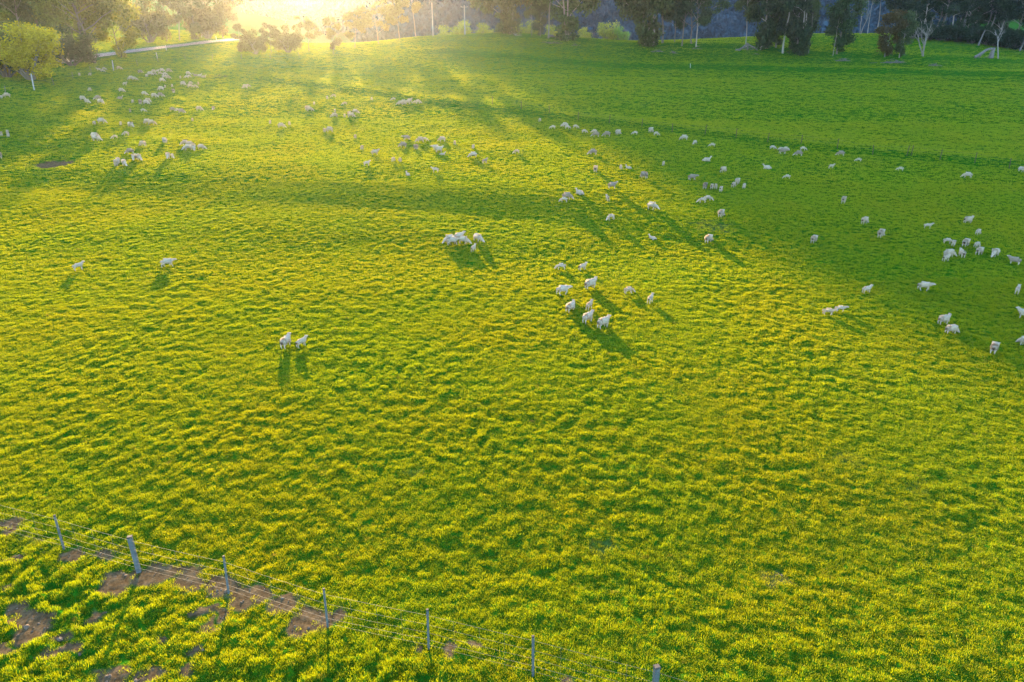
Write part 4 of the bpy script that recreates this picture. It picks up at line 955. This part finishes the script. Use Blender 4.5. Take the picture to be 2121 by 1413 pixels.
# ---------------------------------------------------------------- sheep
def skin_mesh(name, verts, edges, sub=2, wool_amp=.018, seed=1, wool_z=.33, head=None, tail_x=-.42):
    """one continuous animal grown round a skeleton; verts: (x, y, z, rx, ry)"""
    me = bpy.data.meshes.new(name + '_skeleton')
    me.from_pydata([v[:3] for v in verts], edges, [])
    me.update()
    o = bpy.data.objects.new(name + '_skeleton', me); col.objects.link(o)
    md = o.modifiers.new('skin', 'SKIN'); md.branch_smoothing = .6
    for i, v in enumerate(verts):
        sv = me.skin_vertices[0].data[i]; sv.radius = (v[3], v[4]); sv.use_root = (i == 0)
    s = o.modifiers.new('sub', 'SUBSURF'); s.levels = sub; s.render_levels = sub
    dg_ = bpy.context.evaluated_depsgraph_get(); ev = o.evaluated_get(dg_)
    m2 = bpy.data.meshes.new_from_object(ev, depsgraph=dg_)
    bpy.data.objects.remove(o); bpy.data.meshes.remove(me)
    m2.name = name
    n = len(m2.vertices); co = np.empty(n * 3, np.float32); m2.vertices.foreach_get('co', co); co = co.reshape(-1, 3)
    nm = np.array([v.normal[:] for v in m2.vertices])
    hx, hz, hr = head
    d_head = np.hypot(co[:, 0] - hx, co[:, 2] - hz)
    woolly = sstep(wool_z - .05, wool_z + .05, co[:, 2]) * sstep(hr * .7, hr * 1.2, d_head)
    w = noise2(co[:, 0] * 1.0 + co[:, 2] * .6, co[:, 1] + co[:, 2] * .8, .10, seed) + .6 * noise2(co[:, 0] - co[:, 2], co[:, 1] * 1.3, .05, seed + 1)
    co = co + nm * (woolly * w * wool_amp * 2.2)[:, None]
    m2.vertices.foreach_set('co', co.astype(np.float32).ravel())
    m2.materials.clear(); m2.materials.append(m_wool); m2.materials.append(m_face)
    cen = np.array([p.center[:] for p in m2.polygons])
    skin = (cen[:, 2] < wool_z) | (np.hypot(cen[:, 0] - hx, cen[:, 2] - hz) < hr)
    m2.polygons.foreach_set('material_index', skin.astype(np.int32)); m2.polygons.foreach_set('use_smooth', np.ones(len(cen), bool))
    a = m2.attributes.new('dag', 'FLOAT', 'POINT')
    a.data.foreach_set('value', (sstep(tail_x + .02, tail_x - .10, co[:, 0]) * sstep(.20, .30, co[:, 2]) * sstep(.66, .52, co[:, 2]) * sstep(.2, .08, np.abs(co[:, 1]))).astype(np.float32))
    m2.update(); return m2

def skeleton(pose='stand', fat=1.0, leg=1.0, walk=0.0, turn=0.0):
    V, E = [], []
    def add(x, y, z, r, r2=None, to=None):
        V.append((x, y, z, r, r2 or r)); k = len(V) - 1
        if to is not None: E.append((to, k))
        return k
    zb = .53 * leg + .0 if pose != 'lie' else .25
    mid = add(0, 0, zb, .265 * fat, .28 * fat)
    ch = add(.30, 0, zb + .01, .235 * fat, .25 * fat, mid)
    pe = add(-.30, 0, zb + .01, .245 * fat, .26 * fat, mid)
    bt = add(-.46, 0, zb - .01, .16 * fat, .18 * fat, pe)
    add(-.56, 0, zb - .16, .045, .05, bt)
    if pose == 'graze':
        n1 = add(.46, .02 + turn * .3, zb - .08, .17 * fat, .17 * fat, ch); n2 = add(.60, turn * .9, .28, .115, .115, n1)
        h = add(.73, turn * 1.2, .14, .075, .065, n2); mz = add(.82, turn * 1.5, .045, .045, .04, h); hd = (.78, .10, .13)
    elif pose == 'lie':
        n1 = add(.44, 0, .42, .13, .13, ch); n2 = add(.52, turn * .4, .56, .095, .095, n1)
        h = add(.56, turn * .8, .66, .085, .075, n2); mz = add(.71, turn * 1.5, .62, .05, .045, h); hd = (.66, .63, .13)
    elif pose == 'half':
        n1 = add(.46, turn * .3, zb + .06, .18 * fat, .18 * fat, ch); n2 = add(.58, turn * .7, zb + .10, .13, .13, n1)
        h = add(.67, turn, zb + .11, .10, .09, n2); mz = add(.81, turn * 1.5, zb + .04, .057, .05, h); hd = (.79, zb + .06, .12)
    else:
        n1 = add(.43, turn * .2, zb + .13, .18 * fat, .18 * fat, ch); n2 = add(.52, turn * .6, zb + .24, .135, .135, n1)
        h = add(.58, turn * 1.0, zb + .31, .105, .095, n2); mz = add(.73, turn * 1.7, zb + .25, .058, .05, h); hd = (.70, zb + .27, .12)
    hv = V[h]
    for s in (-1, 1):
        e1 = add(hv[0] - .02, hv[1] + s * .085, hv[2] + .03, .028, .018, h); add(hv[0] - .05, hv[1] + s * .165, hv[2] + .01, .012, .016, e1)
    if pose == 'lie':
        for s in (-1, 1):
            a = add(.33, s * .15, .12, .08, .08, ch); add(.52, s * .15, .05, .04, .04, a)
            a = add(-.26, s * .19, .13, .11, .11, pe); add(-.08, s * .24, .05, .04, .04, a)
    else:
        for s in (-1, 1):
            w = walk * s
            a = add(.28, s * .115, zb - .17, .085 * fat, .085 * fat, ch); b = add(.28 + w * .4, s * .115, .27 * leg, .042, .042, a); c = add(.27 + w, s * .115, .05, .030, .030, b); add(.31 + w, s * .115, .005, .030, .03, c)
            a = add(-.31, s * .125, zb - .16, .10 * fat, .10 * fat, pe); b = add(-.42 - w * .6, s * .125, .25 * leg, .045, .045, a); c = add(-.37 - w, s * .125, .05, .031, .031, b); add(-.33 - w, s * .125, .005, .03, .03, c)
    return V, E, hd
def sheep_mesh(name, seed, **kw):
    V, E, hd = skeleton(**kw)
    return skin_mesh(name, V, E, sub=2, seed=seed, head=hd, wool_z=.30 if kw.get('pose') != 'lie' else .07)
SM = {
    'S': [sheep_mesh('sheep', 1, pose='stand', fat=1.05), sheep_mesh('sheep', 2, pose='stand', fat=1.12, turn=.10)],
    'W': [sheep_mesh('sheep', 3, pose='half', fat=1.05, walk=.10), sheep_mesh('sheep', 4, pose='half', fat=1.0, walk=-.12)],
    'G': [sheep_mesh('sheep', 5, pose='graze', fat=1.12), sheep_mesh('sheep', 6, pose='graze', fat=1.05, turn=.12, walk=.06), sheep_mesh('sheep', 7, pose='graze', fat=1.2, turn=-.1)],
    'L': [sheep_mesh('sheep', 8, pose='lie', fat=1.0), sheep_mesh('sheep', 9, pose='lie', fat=1.0, turn=.1)],
    'sS': [sheep_mesh('lamb', 11, pose='stand', fat=.82, leg=1.08)],
    'sW': [sheep_mesh('lamb', 12, pose='half', fat=.80, leg=1.08, walk=.08)],
    'sG': [sheep_mesh('lamb', 13, pose='graze', fat=.84, leg=1.05), sheep_mesh('lamb', 14, pose='graze', fat=.8, leg=1.05, turn=.1)],
    'sL': [sheep_mesh('lamb', 15, pose='lie', fat=.85)],
}
# x, y of the feet in the photograph; pose S standing, W head half up, G grazing, L lying, small s = lamb;
# heading in degrees (0 facing right, 90 away, 180 left, 270 towards us); tone w white, c cream, g grey, d = white with dark rump; where it is
CLUSTERS = {
 'foreground sheep on open grass': [
  (164, 560, 'sS', 12, 'w', 'alone on the yellow grass at the far left'), (348, 553, 'W', 0, 'w', 'striding with a long shadow, left of centre'),
  (593, 719, 'S', 58, 'd', 'left one of the nearest pair with long shadows'), (625, 718, 'sS', 32, 'd', 'right one of the nearest pair with long shadows')],
 'knot of sheep in the middle of the paddock': [
  (932, 503, 'G', 200, 'w', 'leftmost of the knot in the middle'), (938, 507, 'W', 10, 'w', 'front of the knot, hiding its neighbour'), (951, 498, 'S', 20, 'w', 'back of the knot with its head up'),
  (960, 505, 'G', 335, 'w', 'right side of the knot, nose down'), (989, 500, 'G', 310, 'w', 'just right of the knot, head to the grass'), (981, 521, 'sS', 62, 'd', 'lowest of the knot, looking away')],
 'flock right of centre': [
  (1162, 558, 'sG', 180, 'w', 'upper left of the flock right of centre'), (1206, 559, 'sS', 38, 'd', 'top of the flock right of centre, rump to us'), (1223, 597, 'S', 40, 'd', 'broad one above the close three'),
  (1166, 610, 'W', 20, 'w', 'left edge of the flock right of centre'), (1302, 608, 'sG', 30, 'c', 'creamy one near the right of the flock'), (1346, 628, 'sS', 72, 'd', 'narrow rear view, right edge of the flock'),
  (1181, 645, 'S', 55, 'd', 'left of the lowest four, head up'), (1220, 641, 'sS', 62, 'c', 'small one just above the lowest two'), (1217, 668, 'S', 50, 'w', 'middle of the lowest four'), (1249, 678, 'S', 48, 'd', 'lowest right of the flock, looking up the slope')],
 'sheep at the right edge': [
  (1794, 607, 'sS', 42, 'w', 'alone above the two walking lambs'), (1914, 601, 'W', 10, 'd', 'side-on, right of the pair of lambs and higher'), (2106, 609, 'sS', 88, 'w', 'rear view near the right edge'),
  (1715, 653, 'sW', 5, 'c', 'front one of the two walking lambs'), (1740, 646, 'sW', 10, 'w', 'rear one of the two walking lambs'), (1953, 671, 'S', 45, 'd', 'upper of the two with dark rumps'),
  (1969, 690, 'G', 40, 'd', 'lower rounder one of the two with dark rumps'), (2121, 660, 'S', 180, 'w', 'half out of frame, upper one at the right edge'), (2057, 731, 'G', 85, 'd', 'lowest one on the right, rear view'), (2123, 717, 'G', 150, 'w', 'half out of frame, lower one at the right edge'),
  (2100, 547, 'S', 165, 'g', 'big grey one near the right edge'), (2060, 531, 'G', 250, 'w', 'left of the big grey one'), (2028, 527, 'G', 65, 'd', 'rear view, left of the white one facing us'), (1991, 532, 'S', 115, 'd', 'middle of the lower row, head turned'),
  (1965, 532, 'G', 30, 'w', 'upper one of the overlapping two'), (1958, 541, 'sS', 60, 'd', 'lower one of the overlapping two'), (1962, 504, 'sG', 20, 'w', 'upper left of the right-hand dozen'), (1974, 510, 'sG', 80, 'w', 'small, just below the upper left one'),
  (1999, 510, 'G', 70, 'd', 'centre of the upper row'), (2023, 512, 'sG', 60, 'w', 'right end of the upper row'), (2004, 462, 'S', 40, 'd', 'head up, above the right-hand dozen'), (2025, 486, 'sG', 70, 'w', 'between the looking one and the upper row'), (1921, 474, 'sS', 0, 'w', 'side-on small one well left of the looking one')],
 'sheep spread over the right slope': [
  (1823, 492, 'G', 75, 'd', 'rear view, lowest on the right slope'), (1790, 464, 'G', 60, 'd', 'rear view, second lowest on the right slope'), (1747, 420, 'G', 80, 'd', 'rear view, alone below the picket fence'), (1685, 502, 'G', 70, 'd', 'rear view, farthest left of the low ones on the slope'),
  (1600, 309, 'sG', 20, 'w', 'leftmost beside the picket fence'), (1617, 313, 'sG', 150, 'w', 'back of the tight three by the fence'), (1621, 319, 'W', 10, 'g', 'front of the tight three by the fence'), (1627, 312, 'sG', 10, 'w', 'right of the tight three by the fence'),
  (1663, 312, 'sG', 15, 'w', 'small one hugging the fence'), (1654, 323, 'G', 170, 'g', 'grey one just below the one hugging the fence'), (1741, 323, 'G', 180, 'g', 'grey side view below the fence'), (1778, 334, 'sG', 170, 'w', 'white side view right of the grey one below the fence'),
  (1721, 350, 'sS', 35, 'd', 'head up with dark rump on the upper slope'), (1589, 350, 'L', 180, 'w', 'lying side-on on the upper slope'), (1630, 370, 'sG', 180, 'w', 'small grazer below the lying one'), (1864, 354, 'sG', 180, 'w', 'mid-slope grazer in profile'),
  (2003, 368, 'G', 185, 'w', 'grazer in profile near the upper right'), (2115, 356, 'G', 320, 'w', 'upper right corner by the fence')],
 'sheep in the centre right': [
  (1352, 495, 'sL', 150, 'w', 'lying alone with its head up, left of the bare scuff'), (1467, 502, 'G', 65, 'd', 'grazing rear view beside the bare scuff'), (1493, 449, 'G', 70, 'd', 'rear view above the bare scuff'), (1265, 456, 'sG', 215, 'w', 'facing us and left, head down'),
  (1350, 434, 'G', 330, 'w', 'grazing towards the right, below the grey pair'), (1454, 420, 'sG', 190, 'w', 'left lamb of a pair nose to tail'), (1466, 416, 'sG', 10, 'w', 'right lamb of a pair nose to tail'),
  (1460, 391, 'G', 80, 'g', 'first from the left in the row of four rumps'), (1474, 392, 'sG', 85, 'd', 'second from the left in the row of four rumps'), (1482, 392, 'sG', 95, 'w', 'third from the left in the row of four rumps'), (1493, 397, 'sG', 80, 'd', 'right end of the row of four rumps'),
  (1519, 388, 'sG', 70, 'd', 'small one left of two just above the row'), (1527, 382, 'G', 70, 'w', 'upper right of the row of rumps'), (1541, 390, 'sG', 80, 'w', 'right of the row, rear view'), (1434, 373, 'W', 5, 'g', 'big grey one in profile with dark rump'),
  (1334, 370, 'G', 140, 'g', 'dark grey rounded grazer'), (1268, 392, 'S', 5, 'g', 'grey in profile, head up'), (1201, 403, 'L', 150, 'w', 'lying with its head up above the overlapping pair'), (1174, 413, 'G', 10, 'g', 'grey one behind of the overlapping pair'), (1168, 419, 'sG', 170, 'w', 'white one in front of the overlapping pair'),
  (1258, 416, 'sS', 110, 'd', 'small with its rump to us, left of centre right'), (1498, 357, 'G', 50, 'd', 'rear three-quarter view, above the rows'), (1463, 334, 'L', 0, 'w', 'lying above the rear three-quarter one'), (1374, 343, 'sG', 88, 'w', 'tiny rear view high in the centre right'),
  (1233, 356, 'G', 88, 'd', 'rear view left of the lying lamb'), (1286, 351, 'sG', 95, 'w', 'tiny, just left of the lying lamb'), (1302, 350, 'sL', 150, 'w', 'small lying one near the tiny rear view'), (1228, 320, 'G', 175, 'g', 'grey grazer in profile in the upper centre')],
 'row of sheep along the picket fence': [
  (1118, 252, 'sG', 70, 'w', 'leftmost below the picket fence'), (1145, 267, 'sG', 180, 'w', 'second from the left below the picket fence'), (1170, 264, 'G', 175, 'w', 'left one of a close pair by the fence'), (1175, 267, 'sG', 20, 'w', 'right one of a close pair by the fence'),
  (1192, 266, 'sG', 10, 'w', 'just right of the close pair'), (1210, 276, 'sG', 10, 'w', 'fourth gap along the fence row'), (1231, 275, 'sG', 150, 'w', 'small white one above the first dark grey one'), (1234, 284, 'G', 180, 'g', 'first dark grey one in the fence row'),
  (1257, 283, 'G', 185, 'g', 'second dark grey one in the fence row'), (1280, 279, 'G', 60, 'w', 'right of the two dark grey ones'), (1315, 279, 'sG', 170, 'w', 'between the grey ones and the fence-hugging one'), (1348, 274, 'G', 60, 'w', 'closest of all to the fence'),
  (1359, 281, 'sG', 20, 'w', 'small, below the one closest to the fence'), (1417, 290, 'G', 170, 'w', 'left of the last three in the fence row'), (1439, 299, 'sG', 235, 'w', 'turned towards us in the fence row'), (1475, 304, 'sG', 180, 'w', 'right end of the fence row')],
 'sheep above the centre': [
  (980, 307, 'sG', 80, 'w', 'upper right of the central scatter'), (980, 326, 'G', 185, 'w', 'below the upper right one'), (1004, 339, 'sS', 40, 'g', 'head up, lower right of the scatter'), (1070, 318, 'sG', 200, 'c', 'alone in the faint shaft of light'),
  (736, 287, 'sG', 80, 'c', 'left edge under the glow'), (750, 310, 'sG', 75, 'c', 'just below the left edge one'), (777, 321, 'S', 5, 'c', 'head up in profile'), (760, 344, 'sS', 20, 'w', 'lower left with a long shadow'), (842, 290, 'W', 175, 'g', 'top left of the loose five'),
  (835, 305, 'G', 170, 'g', 'second of the loose five'), (862, 310, 'G', 110, 'g', 'third of the loose five with a dark rump'), (871, 295, 'G', 180, 'c', 'left of a touching pair'), (880, 293, 'sG', 10, 'c', 'right of a touching pair'), (916, 293, 'G', 170, 'c', 'right of the touching pair'),
  (942, 300, 'sG', 95, 'd', 'rear view above the scatter'), (903, 312, 'W', 165, 'w', 'left of the two shoulder to shoulder'), (910, 315, 'S', 15, 'w', 'right of the two shoulder to shoulder'), (916, 321, 'sL', 0, 'w', 'lying beneath the shoulder to shoulder two'),
  (815, 335, 'sG', 60, 'c', 'left of two side by side'), (829, 335, 'sG', 100, 'c', 'right of two side by side'), (845, 364, 'sL', 120, 'w', 'sitting with its head raised, lowest of the scatter'), (902, 357, 'sS', 175, 'w', 'facing left, lowest right of the scatter')],
 'sheep in the sun glare': [
  (508, 183, 'G', 160, 'c', 'left one of the pair high on the lit wedge'), (514, 181, 'sG', 20, 'c', 'right one of the pair high on the lit wedge'), (637, 229, 'G', 60, 'c', 'left of the pair in the shade left of the light shaft'), (642, 230, 'G', 0, 'c', 'right of the pair in the shade left of the light shaft'),
  (651, 217, 'sG', 80, 'w', 'small, above the shaded pair'), (678, 206, 'sG', 95, 'w', 'narrow rear view left of the shaft'), (691, 202, 'sG', 175, 'c', 'rounded one high beside the shaft'), (714, 217, 'sG', 180, 'c', 'inside the shaft of light, upper'), (714, 242, 'sG', 90, 'w', 'inside the shaft of light, lower bright one'),
  (694, 233, 'sG', 90, 'd', 'above the cream one left of the shaft'), (693, 243, 'G', 190, 'c', 'cream side view left of the shaft'), (724, 239, 'G', 70, 'g', 'back left of the huddle right of the shaft'), (727, 243, 'G', 10, 'c', 'front of the huddle right of the shaft'), (736, 235, 'G', 0, 'c', 'right of the huddle right of the shaft'),
  (770, 208, 'sG', 100, 'w', 'lone one high right of the shaft'), (815, 208, 'sG', 180, 'c', 'small one above the file of four'), (829, 217, 'G', 185, 'c', 'first in the file of four in the glare'), (836, 216, 'G', 180, 'c', 'second in the file of four in the glare'), (844, 216, 'G', 200, 'c', 'third in the file of four in the glare'),
  (849, 213, 'S', 30, 'c', 'head-up last in the file of four in the glare'), (860, 215, 'sG', 190, 'c', 'left of two at the end of the file'), (866, 215, 'G', 0, 'c', 'right of two at the end of the file'), (560, 257, 'sG', 80, 'c', 'left of three in the warm grass'), (583, 265, 'G', 0, 'c', 'middle and biggest of three in the warm grass'),
  (600, 259, 'sG', 95, 'c', 'right of three in the warm grass'), (672, 274, 'sG', 100, 'c', 'left of the two broad backs under the shaft'), (683, 274, 'G', 170, 'c', 'right of the two broad backs under the shaft')],
 'flock on the left below the trees': [
  (3, 282, 'sG', 80, 'c', 'at the very left edge on the lit stripe'), (16, 277, 'sG', 90, 'w', 'upper of the stacked two near the left edge'), (18, 284, 'sG', 80, 'w', 'lower of the stacked two near the left edge'), (1, 329, 'G', 90, 'g', 'half out of frame at the left edge'),
  (3, 204, 'sG', 70, 'w', 'left edge beneath the dark tree'), (15, 202, 'G', 180, 'c', 'second from the left edge beneath the dark tree'), (197, 286, 'G', 330, 'w', 'back one of the slanting pair'), (200, 292, 'G', 325, 'w', 'front one of the slanting pair'),
  (238, 288, 'sG', 195, 'c', 'grazing left, above the bare hollow'), (262, 281, 'sG', 150, 'c', 'right of the one grazing left'), (297, 303, 'G', 140, 'c', 'on the edge of the lit grass'), (342, 296, 'G', 110, 'w', 'plump one with a long shadow'),
  (270, 318, 'G', 180, 'g', 'brown-grey side view by the lit edge'), (279, 332, 'G', 245, 'w', 'left of two touching, facing us'), (288, 332, 'G', 280, 'w', 'right of two touching, facing us'), (241, 344, 'S', 262, 'w', 'front of the trio nearest the bare hollow'), (246, 339, 'G', 270, 'w', 'back of the trio nearest the bare hollow'),
  (258, 343, 'G', 278, 'w', 'right of the trio nearest the bare hollow'), (349, 329, 'G', 272, 'w', 'left of the two white ones facing us'), (358, 328, 'sG', 275, 'w', 'right of the two white ones facing us'), (384, 301, 'G', 190, 'c', 'left in the huddle of four'), (394, 303, 'G', 10, 'c', 'back in the huddle of four'),
  (390, 311, 'G', 175, 'w', 'front in the huddle of four'), (401, 312, 'G', 290, 'w', 'right in the huddle of four'), (417, 309, 'G', 335, 'w', 'just right of the huddle of four'), (196, 259, 'sG', 70, 'w', 'left of two on the shaded grass'), (211, 256, 'G', 355, 'w', 'right of two on the shaded grass'),
  (251, 260, 'sG', 85, 'w', 'small rear view mid-shade'), (271, 263, 'G', 300, 'w', 'facing right in mid-shade'), (306, 257, 'G', 150, 'c', 'left of a leaning pair on the shade edge'), (314, 259, 'G', 0, 'c', 'right of a leaning pair on the shade edge'), (270, 232, 'sG', 95, 'g', 'dark-rumped small one'), (297, 231, 'sG', 340, 'w', 'bright small one facing right'),
  (358, 231, 'G', 0, 'g', 'first of three in a row on the yellow grass'), (367, 230, 'sG', 0, 'c', 'middle of three in a row on the yellow grass'), (376, 234, 'G', 0, 'g', 'last of three in a row on the yellow grass'), (413, 229, 'G', 345, 'c', 'alone left of the small dark-headed one'), (442, 227, 'sG', 250, 'g', 'small one with a slanting shadow, farthest right'), (399, 251, 'sG', 90, 'c', 'below the three in a row')],
 'flock on the far left of the paddock': [
  (165, 157, 'sG', 80, 'w', 'far left, before the scrub under the trees'), (187, 157, 'sG', 120, 'w', 'second from the left before the scrub'), (205, 147, 'sS', 170, 'w', 'left of the three under the golden gum'), (213, 149, 'sG', 0, 'w', 'middle of the three under the golden gum'), (216, 145, 'sG', 330, 'w', 'right of the three under the golden gum'),
  (247, 144, 'G', 0, 'c', 'alone beside the marker post'), (291, 152, 'G', 350, 'g', 'left end of the dense far flock'), (272, 166, 'G', 180, 'w', 'left of the two cheek to cheek'), (279, 167, 'G', 0, 'w', 'right of the two cheek to cheek'), (304, 159, 'sG', 60, 'w', 'lower left of the dense far flock'), (311, 156, 'G', 350, 'w', 'pale back in the dense far flock'),
  (319, 152, 'G', 160, 'c', 'brownish, top of the dense far flock'), (321, 155, 'sG', 20, 'g', 'dark small one in the dense far flock'), (327, 150, 'sS', 45, 'w', 'head up in the dense far flock'), (336, 149, 'G', 30, 'w', 'big pale one at the top of the dense far flock'), (332, 155, 'sG', 0, 'c', 'pinkish one in the middle of the dense far flock'), (342, 156, 'sG', 340, 'w', 'just above the two long backs'),
  (350, 150, 'G', 0, 'g', 'faint one right of the dense far flock'), (341, 162, 'G', 340, 'w', 'upper of the two long backs'), (348, 163, 'G', 345, 'c', 'lower of the two long backs'), (336, 170, 'G', 20, 'w', 'large one under the two long backs'), (374, 163, 'sG', 90, 'd', 'tiny dark rump between the groups'), (390, 155, 'G', 320, 'w', 'top of the stacked three'),
  (387, 163, 'sG', 170, 'w', 'lower left of the stacked three'), (392, 162, 'sG', 10, 'w', 'lower right of the stacked three'), (406, 158, 'L', 180, 'g', 'left of the three lying in a line'), (413, 158, 'L', 0, 'w', 'middle of the three lying in a line'), (422, 161, 'L', 0, 'c', 'right of the three lying in a line'), (381, 173, 'sG', 120, 'g', 'back of the slanting twosome'),
  (379, 177, 'G', 340, 'w', 'front of the slanting twosome'), (395, 174, 'sG', 30, 'c', 'back of the warm-lit pair'), (394, 181, 'G', 10, 'c', 'front of the warm-lit pair'), (405, 182, 'sG', 330, 'c', 'right below the warm-lit pair'), (411, 175, 'sG', 90, 'c', 'upright-looking one on the lit edge'), (342, 182, 'sG', 90, 'd', 'left of two small rumps under the flock'),
  (357, 180, 'sG', 95, 'w', 'right of two small rumps under the flock'), (334, 187, 'G', 160, 'w', 'plump one under the two small rumps'), (360, 193, 'G', 100, 'g', 'dark rump, lowest right of the small rumps'), (259, 177, 'sS', 330, 'w', 'bright small one in the shade stripe'), (252, 190, 'G', 350, 'w', 'broad one below the shade stripe'), (187, 189, 'sG', 130, 'd', 'alone on the lit stripe'),
  (299, 197, 'G', 345, 'w', 'left of the slanting file of three'), (320, 203, 'G', 340, 'w', 'middle of the slanting file of three'), (333, 201, 'G', 335, 'g', 'blue-grey last of the slanting file of three'), (248, 205, 'L', 0, 'g', 'dark grey one lying side-on'), (203, 206, 'G', 180, 'g', 'dark grey grazer on the left'), (209, 215, 'G', 320, 'w', 'below the dark grey grazer'),
  (172, 208, 'G', 325, 'w', 'upper of the two sloping down the lit stripe'), (181, 214, 'G', 300, 'w', 'lower of the two sloping down the lit stripe'), (275, 213, 'sG', 85, 'w', 'small rear view left of the grey trio'), (291, 216, 'G', 100, 'g', 'grey left of the trio'), (303, 216, 'G', 335, 'w', 'front of the trio'), (307, 213, 'G', 330, 'c', 'back of the trio')],
}
TONE = {'w': (1.0, 1.0, 1.0, .15), 'c': (.98, .90, .80, .2), 'g': (.62, .60, .60, .35), 'd': (1.0, .98, .95, 1.0)}
TWORD = {'w': 'white', 'c': 'cream', 'g': 'grey', 'd': 'white'}
PWORD = {'S': 'sheep standing', 'W': 'sheep walking', 'G': 'sheep grazing', 'L': 'sheep lying', 'sS': 'lamb standing', 'sW': 'lamb walking', 'sG': 'small sheep grazing', 'sL': 'lamb lying'}
used_sheep = {}
for grp, lst in CLUSTERS.items():
    for (px, py, kind, hd, tone, where) in lst:
        p = ground_at(px, py, shaped_z); z = land_z(*p)
        bank = SM[kind]; me = bank[rnd.randrange(len(bank))]
        nm = 'lamb' if kind in ('sS', 'sW', 'sL') else 'sheep'
        o = mesh_obj(nm, me, loc=(p[0], p[1], z - .02))
        s = (.84 if kind[0] != 's' else .67) * rnd.uniform(.94, 1.06)
        dist = math.hypot(*p); s *= (1 + .03 * float(sstep(90, 150, dist))) * (1 - .10 * float(sstep(1400, 1900, px)))
        o.scale = (s, s * rnd.uniform(.95, 1.08), s)
        # photograph headings are relative to the line of sight
        o.rotation_euler = (rnd.uniform(-.03, .03), rnd.uniform(-.04, .04), math.radians(hd) - math.atan2(p[0], p[1]) + rnd.uniform(-.06, .06))
        t = TONE[tone]; k = rnd.uniform(.93, 1.03); o.color = (t[0] * k, t[1] * k, t[2] * k, t[3] * rnd.uniform(.7, 1))
        lab = f"{TWORD[tone]} {PWORD[kind]}, {where}"
        tag(o, lab, 'sheep', grp)
# ---------------------------------------------------------------- haze
hb = 2700
V = [(x, y, z) for z in (-30, 285) for y in (-700, 2900) for x in (-hb, hb)]
Fh = [(0, 2, 3, 1), (4, 5, 7, 6), (0, 1, 5, 4), (2, 6, 7, 3), (0, 4, 6, 2), (1, 3, 7, 5)]
m_haze, nt, out = new_mat('haze')
pv = N(nt, 'ShaderNodeVolumePrincipled')
pv.inputs['Color'].default_value = (0.80, 0.88, 1.0, 1)
pv.inputs['Density'].default_value = HAZE_DENSITY
pv.inputs['Anisotropy'].default_value = HAZE_G
nt.links.new(pv.outputs[0], out.inputs['Volume'])
hz = mesh_obj('haze', np_mesh('haze', V, Fh, [m_haze])); tag(hz, kind='stuff')
